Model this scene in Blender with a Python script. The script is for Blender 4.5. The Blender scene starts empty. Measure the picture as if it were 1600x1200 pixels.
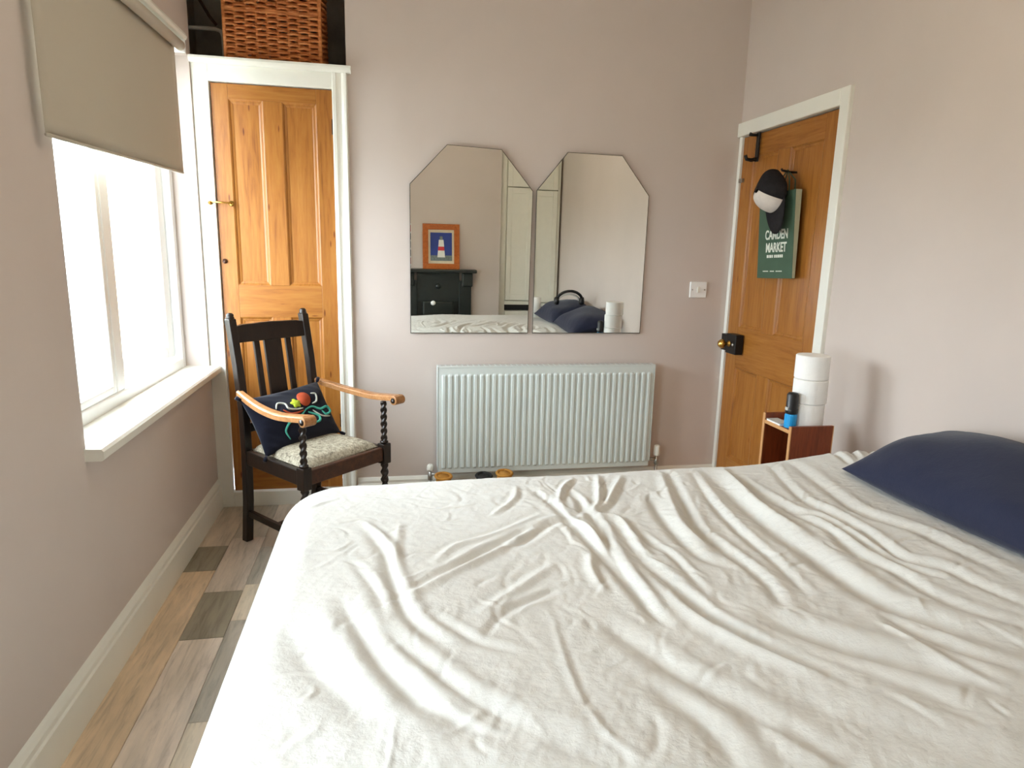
import bpy, math, random
import numpy as np
from mathutils import Vector, Matrix
random.seed(7)
rng = np.random.default_rng(11)
scene = bpy.context.scene
col = scene.collection
PI = math.pi

# ------------------------------------------------------------------ camera
F_PX, YAW, PITCH, ROLL = 1035.874, 10.817, 11.323, 1.344
CAM = np.array([.864, 0.0, 1.336])
D, W, H = 3.468, 2.745, 2.72          # back wall, right wall, ceiling
def axes():
    y, p, r = (math.radians(a) for a in (YAW, PITCH, ROLL))
    fw = np.array([math.sin(y)*math.cos(p), math.cos(y)*math.cos(p), -math.sin(p)])
    rt = np.array([math.cos(y), -math.sin(y), 0]); up = np.cross(rt, fw)
    return math.cos(r)*rt+math.sin(r)*up, -math.sin(r)*rt+math.cos(r)*up, fw
RT, UP, FW = axes()
def on_plane(px, py, axis, val):      # where a pixel's ray meets an axis plane
    d = FW+RT*(px-800)/F_PX-UP*(py-600)/F_PX
    t = (val-CAM[axis])/d[axis]
    return CAM+t*d
cd = bpy.data.cameras.new('camera'); cam = bpy.data.objects.new('camera', cd); col.objects.link(cam)
cd.sensor_width = 36; cd.lens = F_PX/1600*36; cd.clip_start = .02
m = Matrix(((RT[0], UP[0], -FW[0], CAM[0]), (RT[1], UP[1], -FW[1], CAM[1]), (RT[2], UP[2], -FW[2], CAM[2]), (0, 0, 0, 1)))
cam.matrix_world = m
scene.camera = cam

# ------------------------------------------------------------------ light
world = bpy.data.worlds.new('overcast_sky'); scene.world = world; world.use_nodes = True
bg = world.node_tree.nodes['Background']
bg.inputs[0].default_value = (.83, .92, 1.0, 1); bg.inputs[1].default_value = 16.0
for yc_, wd_ in ((2.735, 1.45), (.565, 1.40)):
    ld = bpy.data.lights.new('window_portal', 'AREA'); ld.shape = 'RECTANGLE'; ld.size = 1.42; ld.size_y = wd_
    ld.cycles.is_portal = True
    lo = bpy.data.objects.new('window_portal', ld); col.objects.link(lo)
    lo.matrix_world = Matrix.Translation((-.31, yc_, 1.41)) @ Matrix.Rotation(-PI/2, 4, 'Y')
vs = scene.view_settings
scene.display_settings.display_device = 'sRGB'
vs.view_transform = 'Standard'; vs.look = 'None'; vs.exposure = 0.62; vs.gamma = 1.0; vs.use_curve_mapping = False
scene.cycles.max_bounces = 14; scene.cycles.diffuse_bounces = 10; scene.cycles.transparent_max_bounces = 12
scene.cycles.sample_clamp_indirect = 12.0
scene.cycles.caustics_reflective = False; scene.cycles.caustics_refractive = False

# ------------------------------------------------------------------ materials
def lin(c):
    return tuple(((v/255)/12.92 if v/255 <= .04045 else ((v/255+.055)/1.055)**2.4) for v in c)+(1,)
class N:
    def __init__(s, name):
        s.m = bpy.data.materials.new(name); s.m.use_nodes = True
        s.t = s.m.node_tree; s.b = s.t.nodes['Principled BSDF']
    def n(s, typ, **kw):
        x = s.t.nodes.new('ShaderNode'+typ)
        for k, v in kw.items(): setattr(x, k, v)
        return x
    def l(s, a, b): s.t.links.new(a, b)
    def pos(s, scale, rnd=False, kind='world'):
        if kind == 'world': src = s.n('NewGeometry').outputs['Position']
        else: src = s.n('TexCoord').outputs['Object']
        mp = s.n('Mapping'); mp.inputs['Scale'].default_value = scale
        if rnd:
            oi = s.n('ObjectInfo'); mu = s.n('Math', operation='MULTIPLY'); mu.inputs[1].default_value = 37.0
            s.l(oi.outputs['Random'], mu.inputs[0])
            ad = s.n('VectorMath', operation='ADD'); s.l(mp.outputs[0], ad.inputs[0])
            cb = s.n('CombineXYZ')
            for i in range(3): s.l(mu.outputs[0], cb.inputs[i])
            s.l(cb.outputs[0], ad.inputs[1]); s.l(src, mp.inputs[0]); return ad.outputs[0]
        s.l(src, mp.inputs[0]); return mp.outputs[0]
    def noise(s, vec, scale, detail=4, rough=.55, dist=0):
        x = s.n('TexNoise'); x.inputs['Scale'].default_value = scale; x.inputs['Detail'].default_value = detail
        x.inputs['Roughness'].default_value = rough; x.inputs['Distortion'].default_value = dist
        s.l(vec, x.inputs['Vector']); return x.outputs['Fac']
    def ramp(s, fac, stops):
        r = s.n('ValToRGB'); e = r.color_ramp.elements
        e[0].position, e[0].color = stops[0]; e[1].position, e[1].color = stops[-1]
        for p, c in stops[1:-1]:
            q = e.new(p); q.color = c
        s.l(fac, r.inputs[0]); return r.outputs[0]
    def bump(s, h, strength, dist=.01):
        x = s.n('Bump'); x.inputs['Strength'].default_value = strength; x.inputs['Distance'].default_value = dist
        s.l(h, x.inputs['Height']); s.l(x.outputs[0], s.b.inputs['Normal']); return x
    def set(s, rough=.5, metal=0, spec=.5, color=None):
        s.b.inputs['Roughness'].default_value = rough; s.b.inputs['Metallic'].default_value = metal
        s.b.inputs['Specular IOR Level'].default_value = spec
        if color: s.b.inputs['Base Color'].default_value = lin(color)
        return s
def plain(name, color, rough=.5, metal=0, spec=.5, var=.06, scale=20, bump=0.0):
    k = N(name).set(rough, metal, spec)
    f = k.noise(k.pos((1, 1, 1)), scale)
    a = [max(0, c*(1-var)) for c in lin(color)[:3]]+[1]; b = [min(1, c*(1+var)) for c in lin(color)[:3]]+[1]
    k.l(k.ramp(f, [(.3, a), (.7, b)]), k.b.inputs['Base Color'])
    if bump: k.bump(k.noise(k.pos((1, 1, 1)), scale*6), bump, .003)
    return k.m
def pine(name, scale, dark=(126, 74, 24), mid=(155, 98, 38), light=(172, 118, 54), rough=.38):
    k = N(name).set(rough, 0, .45)
    v = k.pos(scale, True)
    g = k.noise(v, 3.2, 6, .6, 1.2); f = k.noise(v, 14, 3, .6, .3)
    mx = k.n('Mix'); mx.inputs[0].default_value = .35
    k.l(g, mx.inputs[2]); k.l(f, mx.inputs[3])
    c = k.ramp(mx.outputs[0], [(.30, lin(dark)), (.47, lin(mid)), (.72, lin(light))])
    # knots
    vk = k.pos(tuple(.55*s+.9 for s in scale), True)
    vo = k.n('TexVoronoi'); vo.inputs['Scale'].default_value = 3.1; k.l(vk, vo.inputs['Vector'])
    kr = k.ramp(vo.outputs['Distance'], [(.0, (.16, .06, .02, 1)), (.05, (.40, .20, .08, 1)), (.09, (1, 1, 1, 1))])
    mm = k.n('Mix', data_type='RGBA', blend_type='MULTIPLY'); mm.inputs[0].default_value = .85
    k.l(c, mm.inputs[6]); k.l(kr, mm.inputs[7]); k.l(mm.outputs[2], k.b.inputs['Base Color'])
    k.bump(f, .08, .002)
    return k.m
M = {}
M['wall'] = plain('pink_plaster_paint', (204, 193, 186), .85, 0, .2, .025, 2.5, .08)
M['ceil'] = plain('white_ceiling_paint', (236, 232, 224), .9, 0, .2, .02)
M['white'] = plain('white_gloss_paint', (232, 232, 224), .35, 0, .5, .02, 6, .03)
M['upvc'] = plain('white_upvc', (238, 240, 240), .25, 0, .5, .01)
M['cupwhite'] = plain('cupboard_white_paint', (234, 234, 224), .45, 0, .4, .02)
M['recess'] = plain('grey_recess_finish', (164, 163, 155), .9, 0, .2, .2, 8, .2)  # plain grey, darker than the room walls
M['pine_v'] = pine('pine_grain_upright', (9, 9, .7))
M['pine_x'] = pine('pine_grain_across', (.7, 9, 9))
M['pine_y'] = pine('pine_grain_along_wall', (9, .7, 9))
M['oak'] = pine('dark_oak', (14, 14, 2.5), (14, 9, 7), (27, 18, 13), (42, 28, 20), .34)
M['oak_red'] = pine('red_brown_oak', (6, 6, 6), (38, 20, 12), (60, 33, 20), (84, 50, 30), .3)
M['arm'] = pine('worn_arm_oak', (10, 10, 10), (116, 74, 42), (160, 112, 70), (190, 144, 100), .3)
M['mahog'] = pine('mahogany', (12, 12, 1.2), (84, 34, 14), (116, 52, 24), (138, 66, 32), .35)
M['plyedge'] = plain('pale_wood_edging', (196, 146, 96), .5)
M['brass'] = plain('brass', (206, 164, 84), .25, 1, .5, .03)
M['iron'] = plain('black_iron', (26, 25, 25), .45, .3, .5, .1)
M['cast'] = plain('black_cast_iron', (32, 38, 36), .4, .1, .5, .15, 14, .2)
M['steel'] = plain('steel', (180, 180, 176), .3, 1)
M['rad'] = plain('radiator_enamel', (206, 214, 211), .3, 0, .5, .01)
M['blackpl'] = plain('black_plastic', (22, 23, 26), .35)
M['grey'] = plain('grey_plastic', (120, 120, 118), .5)
M['paper'] = plain('toilet_paper', (240, 240, 238), .95, 0, .1, .015, 60, .3)
M['blue'] = plain('bright_blue_label', (30, 150, 215), .4)
M['silver'] = plain('pale_magazine_cover', (190, 192, 188), .35)
M['card'] = plain('cream_card', (214, 204, 180), .8)
M['bag'] = plain('green_bag_paper', (68, 92, 74), .6, 0, .3, .06)
M['gusset'] = plain('pale_green_card', (176, 184, 160), .8)
M['ink'] = plain('white_print', (222, 226, 214), .7)
M['capblack'] = plain('black_cap_fabric', (34, 32, 34), .9, 0, .2, .25, 60, .4)
M['capwhite'] = plain('white_cap_fabric', (216, 208, 200), .9, 0, .2, .05, 40, .2)
M['tan'] = plain('tan_suede', (180, 128, 58), .9, 0, .2, .15, 20)
M['rubber'] = plain('black_rubber', (24, 23, 22), .7)
M['teal'] = plain('teal_thread', (70, 168, 150), .8)
M['pale'] = plain('pale_thread', (196, 200, 190), .8)
M['orange'] = plain('rust_thread', (176, 72, 36), .8)
M['lime'] = plain('lime_thread', (180, 200, 50), .8)
M['divan'] = plain('divan_fabric', (170, 158, 142), .95, 0, .1, .06, 80, .3)
M['mattress'] = plain('mattress_ticking', (226, 224, 216), .9, 0, .1)
M['render'] = plain('cream_render', (206, 196, 170), .9, 0, .2, .06, 3)
M['fence'] = plain('weathered_fence_board', (176, 170, 156), .9, 0, .2, .1, 6)
M['leaf'] = plain('garden_leaf', (84, 112, 62), .8, 0, .3, .3, 9)
M['gravel'] = plain('garden_paving', (170, 166, 156), .95, 0, .2, .12, 12)
# cloth
def cloth(name, color, b1, b2, s1=26, s2=320, var=.04):
    k = N(name).set(.95, 0, .12); v = k.pos((1, 1, 1))
    a = k.noise(v, s1, 7, .62, .15); c = k.noise(v, s2, 2, .5)
    bw = [x*(1-var) for x in lin(color)[:3]]+[1]
    k.l(k.ramp(k.noise(v, 5, 3), [(.35, bw), (.65, lin(color))]), k.b.inputs['Base Color'])
    x1 = k.n('Bump'); x1.inputs['Strength'].default_value = b1; x1.inputs['Distance'].default_value = .012; k.l(a, x1.inputs['Height'])
    x2 = k.n('Bump'); x2.inputs['Strength'].default_value = b2; x2.inputs['Distance'].default_value = .002; k.l(c, x2.inputs['Height'])
    k.l(x1.outputs[0], x2.inputs['Normal']); k.l(x2.outputs[0], k.b.inputs['Normal'])
    k.b.inputs['Sheen Weight'].default_value = .15
    return k.m
M['duvet'] = cloth('cream_cotton', (208, 208, 204), .34, .14)
M['navy'] = cloth('navy_cotton', (42, 46, 66), .25, .2, 14)
M['cushion'] = cloth('dark_navy_velvet', (22, 24, 38), .15, .3, 20)
M['blind'] = cloth('taupe_blind_fabric', (194, 187, 172), .02, .12, 8, 500, .01)
k = N('mottled_seat_fabric').set(.95, 0, .1); v = k.pos((1, 1, 1))
k.l(k.ramp(k.noise(v, 70, 6, .8, .4), [(.36, lin((104, 98, 86))), (.5, lin((168, 160, 142))), (.66, lin((204, 196, 174)))]), k.b.inputs['Base Color'])
k.bump(k.noise(v, 200), .3, .003); M['seat'] = k.m
k = N('brown_wicker').set(.55, 0, .35); v = k.pos((7, 7, 45))
k.l(k.ramp(k.noise(v, 2.0, 4), [(.25, lin((150, 84, 42))), (.5, lin((192, 118, 64))), (.75, lin((216, 150, 92)))]), k.b.inputs['Base Color']); M['wicker'] = k.m
# floor planks: object colour + streaky grain
k = N('wood_effect_plank').set(.42, 0, .35); v = k.pos((22, 2.0, 1), True)
oi = k.n('ObjectInfo'); g = k.noise(v, 2.2, 7, .68, .6)
gr = k.ramp(g, [(.28, (.55, .55, .55, 1)), (.5, (.98, .98, .98, 1)), (.75, (1.12, 1.1, 1.06, 1))])
v2 = k.pos((5, 1.4, 1), True); st = k.ramp(k.noise(v2, 2.4, 4, .6), [(.36, (.74, .75, .74, 1)), (.62, (1, 1, 1, 1))])
mm = k.n('Mix', data_type='RGBA', blend_type='MULTIPLY'); mm.inputs[0].default_value = .8
k.l(oi.outputs['Color'], mm.inputs[6]); k.l(gr, mm.inputs[7])
m2 = k.n('Mix', data_type='RGBA', blend_type='MULTIPLY'); m2.inputs[0].default_value = .8
k.l(mm.outputs[2], m2.inputs[6]); k.l(st, m2.inputs[7]); k.l(m2.outputs[2], k.b.inputs['Base Color'])
k.bump(g, .1, .002); M['plank'] = k.m
M['joint'] = plain('floor_joint', (70, 62, 52), .9)
k = N('mirror_silvering'); k.set(.0, 1.0); k.b.inputs['Base Color'].default_value = (.86, .87, .83, 1); M['mirror'] = k.m
M['medge'] = plain('mirror_cut_edge', (88, 84, 74), .3, .3)
def glass(name):
    m_ = bpy.data.materials.new(name); m_.use_nodes = True; t = m_.node_tree; t.nodes.remove(t.nodes['Principled BSDF'])
    tr = t.nodes.new('ShaderNodeBsdfTransparent'); tr.inputs[0].default_value = (.97, .98, .97, 1)
    gl = t.nodes.new('ShaderNodeBsdfGlossy'); gl.inputs['Roughness'].default_value = .01
    fr = t.nodes.new('ShaderNodeFresnel'); fr.inputs[0].default_value = 1.45
    mx = t.nodes.new('ShaderNodeMixShader'); t.links.new(fr.outputs[0], mx.inputs[0]); t.links.new(tr.outputs[0], mx.inputs[1]); t.links.new(gl.outputs[0], mx.inputs[2])
    t.links.new(mx.outputs[0], t.nodes['Material Output'].inputs[0]); return m_
M['glass'] = glass('window_glass')
# blind lets a little daylight through
b_ = M['blind'].node_tree; pr = b_.nodes['Principled BSDF']
tl = b_.nodes.new('ShaderNodeBsdfTranslucent'); tl.inputs[0].default_value = lin((200, 190, 165))
mx = b_.nodes.new('ShaderNodeMixShader'); mx.inputs[0].default_value = .06
b_.links.new(pr.outputs[0], mx.inputs[1]); b_.links.new(tl.outputs[0], mx.inputs[2]); b_.links.new(mx.outputs[0], b_.nodes['Material Output'].inputs[0])

# ------------------------------------------------------------------ mesh helpers
MW = {}                                # world matrix of every built object
def tag(o, label=None, cat=None, group=None, kind=None):
    if label: o['label'] = label
    if cat: o['category'] = cat
    if group: o['group'] = group
    if kind: o['kind'] = kind
    return o
def thing(name, loc, label, cat, rz=0, group=None, kind=None):
    o = bpy.data.objects.new(name, None); o.empty_display_size = .05; col.objects.link(o)
    o.location = loc; o.rotation_euler = (0, 0, rz)
    MW[o.name] = Matrix.Translation(loc) @ Matrix.Rotation(rz, 4, 'Z')
    return tag(o, label, cat, group, kind)
class MB:
    def __init__(s): s.v = []; s.f = []
    def add(s, v, f):
        b = len(s.v); s.v += [tuple(map(float, q)) for q in v]; s.f += [tuple(b+i for i in q) for q in f]; return s
    def box(s, x0, x1, y0, y1, z0, z1, mat=None):
        v = [(x, y, z) for z in (z0, z1) for y in (y0, y1) for x in (x0, x1)]
        if mat is not None: v = [mat @ Vector(q) for q in v]
        return s.add(v, [(0, 2, 3, 1), (4, 5, 7, 6), (0, 1, 5, 4), (2, 6, 7, 3), (0, 4, 6, 2), (1, 3, 7, 5)])
    def prism(s, pts, fn, a0, a1):     # polygon pts (u,v), fn(u,v,a)->xyz
        n = len(pts)
        v = [fn(u, w, a0) for u, w in pts]+[fn(u, w, a1) for u, w in pts]
        return s.add(v, [tuple(range(n))[::-1], tuple(range(n, 2*n))]+[(i, (i+1) % n, n+(i+1) % n, n+i) for i in range(n)])
    def grid(s, P, closed=False, flip=False):
        n, m_ = P.shape[:2]; f = []
        for i in range(n-1):
            for j in range(m_ if closed else m_-1):
                j2 = (j+1) % m_; q = (i*m_+j, i*m_+j2, (i+1)*m_+j2, (i+1)*m_+j)
                f.append(q[::-1] if flip else q)
        return s.add(P.reshape(-1, 3), f)
    def rings(s, R):                   # list of rings (n,3) with caps
        P = np.array(R); s_ = len(s.v); s.grid(P, True); n = P.shape[1]; k_ = P.shape[0]
        s.f.append(tuple(s_+i for i in range(n))[::-1]); s.f.append(tuple(s_+(k_-1)*n+i for i in range(n))); return s
    def tube(s, pts, r, seg=8, sx=1.0):
        pts = [np.array(p, float) for p in pts]; n = len(pts); R = []
        rr = r if hasattr(r, '__len__') else [r]*n
        u = None
        for i in range(n):
            t = pts[min(i+1, n-1)]-pts[max(i-1, 0)]; t /= np.linalg.norm(t)+1e-9
            if u is None:
                a = np.array([0, 0, 1.]) if abs(t[2]) < .9 else np.array([1., 0, 0]); u = np.cross(a, t)
            u = u-t*(u@t); u /= np.linalg.norm(u)+1e-9; w = np.cross(t, u)
            R.append([pts[i]+rr[i]*(math.cos(2*PI*j/seg)*u*sx+math.sin(2*PI*j/seg)*w) for j in range(seg)])
        return s.rings(R)
    def lathe(s, prof, c=(0, 0, 0), seg=24, axis='z'):
        R = []
        for r, z in prof:
            ring = []
            for j in range(seg):
                a = 2*PI*j/seg; x, y = r*math.cos(a), r*math.sin(a)
                p = {'z': (x, y, z), 'x': (z, x, y), 'y': (y, z, x)}[axis]
                ring.append((p[0]+c[0], p[1]+c[1], p[2]+c[2]))
            R.append(ring)
        return s.rings(R)
    def build(s, name, mat, parent=None, smooth=False, bevel=0, local=False, seg=2, label=None, kind=None):
        v = s.v; wm = MW[parent.name] if parent else Matrix()
        if parent and not local:
            inv = wm.inverted(); v = [tuple(inv @ Vector(q)) for q in v]
        me = bpy.data.meshes.new(name); me.from_pydata(v, [], s.f); me.update()
        o = bpy.data.objects.new(name, me); col.objects.link(o); MW[o.name] = wm
        me.materials.append(M[mat] if isinstance(mat, str) else mat)
        if parent: o.parent = parent
        if smooth: me.polygons.foreach_set('use_smooth', [True]*len(me.polygons))
        if bevel:
            b = o.modifiers.new('bevel', 'BEVEL'); b.width = bevel; b.segments = seg; b.limit_method = 'ANGLE'; b.angle_limit = math.radians(40)
        if label: o['label'] = label
        if kind: o['kind'] = kind
        return o
def box(name, mat, b, parent=None, bevel=.002, **kw): return MB().box(*b).build(name, mat, parent, bevel=bevel, **kw)
def inst(src, name, parent, loc, scale=None, rot=None):    # another object sharing mesh data, in parent's own coordinates
    o = bpy.data.objects.new(name, src.data); col.objects.link(o); o.parent = parent; o.location = loc
    if scale: o.scale = scale
    if rot: o.rotation_euler = rot
    for md in src.modifiers:
        if md.type == 'BEVEL':
            b = o.modifiers.new('bevel', 'BEVEL'); b.width = md.width; b.segments = md.segments; b.limit_method = 'ANGLE'; b.angle_limit = md.angle_limit
    MW[o.name] = MW[parent.name]
    return o
def struct(o, label, cat): return tag(o, label, cat, kind='structure')
def text_mesh(name, body, size, origin, xdir, ydir, mat, parent, offset=0.0, extrude=.0004):
    cu = bpy.data.curves.new(name, 'FONT'); cu.body = body; cu.size = size; cu.align_x = 'CENTER'; cu.offset = offset; cu.extrude = extrude
    t = bpy.data.objects.new(name, cu); col.objects.link(t)
    dg = bpy.context.evaluated_depsgraph_get(); me = bpy.data.meshes.new_from_object(t.evaluated_get(dg))
    bpy.data.objects.remove(t)
    X = Vector(xdir).normalized(); Y = Vector(ydir).normalized(); Z = X.cross(Y)
    A = Matrix(((X[0], Y[0], Z[0], origin[0]), (X[1], Y[1], Z[1], origin[1]), (X[2], Y[2], Z[2], origin[2]), (0, 0, 0, 1)))
    me.transform(MW[parent.name].inverted() @ A @ Matrix.Diagonal((.74, 1, 1, 1)))
    me.materials.clear(); me.materials.append(M[mat])
    o = bpy.data.objects.new(name, me); col.objects.link(o); o.parent = parent; MW[o.name] = MW[parent.name]
    return o

# ------------------------------------------------------------------ room shell
RB = -.62                              # rear wall behind the alcove
fl = struct(box('floor', 'joint', (-.05, W+.05, RB-.05, D+.05, -.08, -.006), bevel=0), 'wood-effect plank floor of the bedroom', 'floor')
struct(box('ceiling', 'ceil', (-.3, W+.1, RB-.1, D+.7, H, H+.1), bevel=0), 'plain white bedroom ceiling', 'ceiling')
WY0, WY1, WZ0, WZ1 = 2.04, 3.44, .72, 2.165     # window opening
wl = MB()
W2Y0, W2Y1 = -.12, 1.25                        # its twin further along the same wall
wl.box(-.3, 0, RB-.1, W2Y0, 0, H); wl.box(-.3, 0, W2Y1, WY0, 0, H); wl.box(-.3, 0, WY1, D, 0, H)
for ya, yb in ((WY0, WY1), (W2Y0, W2Y1)):
    wl.box(-.3, 0, ya, yb, 0, WZ0); wl.box(-.3, 0, ya, yb, WZ1, H)
struct(wl.build('wall_left', 'wall'), 'pink painted wall holding the window', 'wall')
CX0, CX1, CZT = -.0, .690, 2.160       # cupboard frame and the open space over it
wb = MB(); wb.box(CX1, W+.1, D, D+.12, 0, H)
struct(wb.build('wall_back', 'wall'), 'pink painted wall behind the mirrors and radiator', 'wall')
DY0, DY1, DZT = 2.638, 3.434, 1.956    # door in the right wall
wr = MB(); wr.box(W, W+.12, RB-.1, DY0-.012, 0, H); wr.box(W+.0, W+.12, DY1+.030, D+.12, 0, H); wr.box(W, W+.12, DY0-.012, DY1+.030, DZT+.012, H)
wr.box(W+.06, W+.12, DY0-.012, DY1+.030, 0, DZT+.012)
struct(wr.build('wall_right', 'wall'), 'pink painted wall beside the bed head', 'wall')
BRX0, BRX1, BRY = .98, 2.06, -.22      # chimney breast
wq = MB(); wq.box(-.3, W+.1, RB-.1, RB, 0, H); wq.box(BRX0, BRX1, RB, BRY, 0, H)
struct(wq.build('wall_rear', 'wall'), 'pink painted chimney breast wall with the fireplace', 'wall')
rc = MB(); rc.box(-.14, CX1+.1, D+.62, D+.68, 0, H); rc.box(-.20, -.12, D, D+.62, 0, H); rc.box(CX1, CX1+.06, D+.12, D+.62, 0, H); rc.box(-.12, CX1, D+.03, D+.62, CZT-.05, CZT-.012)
struct(rc.build('wall_recess', 'recess'), 'grey space above the cupboard', 'recess')

# floor planks -----------------------------------------------------------
PW = .1455
pm = MB(); hx, hy = .5, .5
e = .006
pm.add([(-hx, -hy, -1), (hx, -hy, -1), (hx, hy, -1), (-hx, hy, -1), (-hx, -hy, -.25), (hx, -hy, -.25), (hx, hy, -.25), (-hx, hy, -.25),
        (-hx+e*2, -hy+e*.5, 0), (hx-e*2, -hy+e*.5, 0), (hx-e*2, hy-e*.5, 0), (-hx+e*2, hy-e*.5, 0)],
       [(3, 2, 1, 0), (0, 1, 5, 4), (1, 2, 6, 5), (2, 3, 7, 6), (3, 0, 4, 7), (4, 5, 9, 8), (5, 6, 10, 9), (6, 7, 11, 10), (7, 4, 8, 11), (8, 9, 10, 11)])
pmesh = bpy.data.meshes.new('plank'); pmesh.from_pydata(pm.v, [], pm.f); pmesh.materials.append(M['plank'])
TONE = dict(tan=(230, 208, 180), grey=(192, 186, 174), dark=(160, 154, 138), pink=(226, 214, 202), pale=(240, 228, 208), mid=(212, 200, 184))
known = {0: [(3.47, 2.983, 'mid'), (2.983, 2.745, 'dark'), (2.745, 1.45, 'tan')],
         1: [(3.47, 3.06, 'grey'), (3.06, 2.556, 'pink'), (2.556, 2.228, 'dark'), (2.228, 1.35, 'pink')],
         2: [(3.47, 2.95, 'mid'), (2.95, 2.60, 'grey'), (2.60, 2.332, 'pale'), (2.332, 1.794, 'grey'), (1.794, 1.2, 'pale')]}
def plank(x0, x1, y0, y1, tone):
    o = bpy.data.objects.new('plank', pmesh); col.objects.link(o); o.parent = fl
    o.location = ((x0+x1)/2, (y0+y1)/2, 0); o.scale = (x1-x0-.0012, y1-y0-.0012, .006)
    c = lin(TONE[tone]); j = random.uniform(.93, 1.07); o.color = (c[0]*j, c[1]*j, c[2]*j, 1)
i = 0; x = 0.0
while x < W-.01:
    x1 = min(x+PW, W); y = D
    for a, b, t in known.get(i, []):
        plank(x, x1, b, a, t); y = b
    last = None
    while y > RB+.02:
        L = random.choice((.26, .34, .52, .62, .95, 1.2)); b = max(RB, y-L)
        t = random.choice([q for q in TONE if q != last]); last = t
        plank(x, x1, b, y, t); y = b
    x = x1; i += 1
# skirting ----------------------------------------------------------------
def skirting(name, p0, p1, inward, label, h=.155):
    dx, dy = p1[0]-p0[0], p1[1]-p0[1]
    prof = [(0, 0), (.018, 0), (.018, h*.72), (.013, h*.76), (.013, h*.86), (.006, h*.95), (.0, h)]
    def fn(u, w, a): return (p0[0]+dx*a+inward[0]*u, p0[1]+dy*a+inward[1]*u, w)
    o = MB().prism(prof, fn, 0, 1).build(name, 'white'); return struct(o, label, 'skirting board')
skirting('baseboard_left', (0, RB), (0, D), (1, 0), 'white skirting board under the window wall')
skirting('baseboard_back', (.70, D), (W, D), (0, -1), 'white skirting board behind the radiator', .130)
skirting('baseboard_right', (W, RB), (W, DY0-.07), (-1, 0), 'white skirting board at the bed head wall')

# window ------------------------------------------------------------------
XF0, XF1 = -.175, -.105                # frame depth
def window(name, label, y0, y1, ym, sill_extra):
    win = thing(name, (-.10, y0, WZ0), label, 'window', kind='structure')
    for nm, b in (('jamb', (XF0, XF1, y0, y0+.055, WZ0, WZ1)), ('jamb', (XF0, XF1, y1-.05, y1, WZ0, WZ1)),
                  ('bottom_rail', (XF0, XF1, y0+.055, y1-.05, WZ0+.02, WZ0+.075)), ('head_rail', (XF0, XF1, y0+.055, y1-.05, WZ1-.05, WZ1)),
                  ('mullion', (XF0, XF1-.003, ym, ym+.08, WZ0+.075, WZ1-.05))):
        box(nm, 'upvc', b, win, .006)
    def sash(nm, ya, yb, z0, z1, fr, mat4):
        s = MB(); xa, xb = -.03, .03
        s.box(xa, xb, ya, ya+fr, z0, z1, mat4); s.box(xa, xb, yb-fr, yb, z0, z1, mat4)
        s.box(xa, xb, ya+fr, yb-fr, z0, z0+fr, mat4); s.box(xa, xb, ya+fr, yb-fr, z1-fr, z1, mat4)
        o = s.build(nm, 'upvc', win, bevel=.005)
        for gx in (-.008, .008):
            MB().add([mat4 @ Vector(q) for q in ((gx, ya+fr-.005, z0+fr-.005), (gx, yb-fr+.005, z0+fr-.005), (gx, yb-fr+.005, z1-fr+.005), (gx, ya+fr-.005, z1-fr+.005))], [(0, 1, 2, 3)]).build('pane', 'glass', o)
    sash('fixed_light', y0+.055, ym, WZ0+.075, WZ1-.05, .03, Matrix.Translation((-.14, 0, 0)))
    hy = y1-.055
    op = Matrix.Translation((-.165, hy, 0)) @ Matrix.Rotation(math.radians(-11), 4, 'Z') @ Matrix.Translation((0, -hy, 0))
    sash('open_sash', ym+.09, hy, WZ0+.085, WZ1-.06, .055, op)
    MB().tube([(-.15, ym+.25, WZ0+.085), (-.20, ym+.3, WZ0+.088), (-.23, ym+.38, WZ0+.09)], .004, 6).build('casement_stay', 'steel', win)
    MB().prism([(-.30, .71), (.045, .71), (.052, .716), (.052, .738), (.045, .746), (-.10, .750), (-.30, .72)], lambda u, w, a: (u, a, w), y0-.012, y1+sill_extra).build('window_sill', 'white', win)
    box('outer_sill', 'upvc', (-.36, -.30, y0, y1, .69, .715), win, .004)
window('window_1', 'white casement window half covered by the blind, one sash pushed open', WY0, WY1, 2.60, .027)
window('window_2', 'white casement window beside the bed foot', W2Y0, W2Y1, .45, .012)

# cupboard casing and door ---------------------------------------------------
tr = thing('trim_1', (.35, D, 0), 'white painted frame around the narrow pine cupboard door', 'door frame', kind='structure')
dX0, dX1, dZ0, dZ1 = .077, .620, .084, 2.067
box('jamb', 'white', (0.0, dX0-.004, D-.012, D+.05, 0, 2.145), tr, .003)
box('head', 'white', (dX0-.004, dX1+.004, D-.012, D+.05, dZ1+.004, 2.145), tr, .003)
box('threshold', 'white', (dX0-.004, dX1+.004, D-.012, D+.05, 0, dZ0-.006), tr, .003)
arch = [(0, .012), (.004, .018), (.018, .018), (.022, .012), (.030, .010), (.044, .010), (.048, .016), (.056, .022), (.066, .024), (.070, .020), (.074, 0), (0, -.03)]
MB().prism(arch, lambda u, w, a: (dX1+.002+u, D-w, a), 0, 2.145).build('architrave', 'white', tr)
MB().prism([(0, 2.143), (-.030, 2.143), (-.040, 2.150), (-.046, 2.160), (-.046, 2.170), (.05, 2.170), (.05, 2.143)], lambda u, w, a: (a, D+u, w), -.0, CX1+.022).build('cornice_shelf', 'white', tr)

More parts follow.
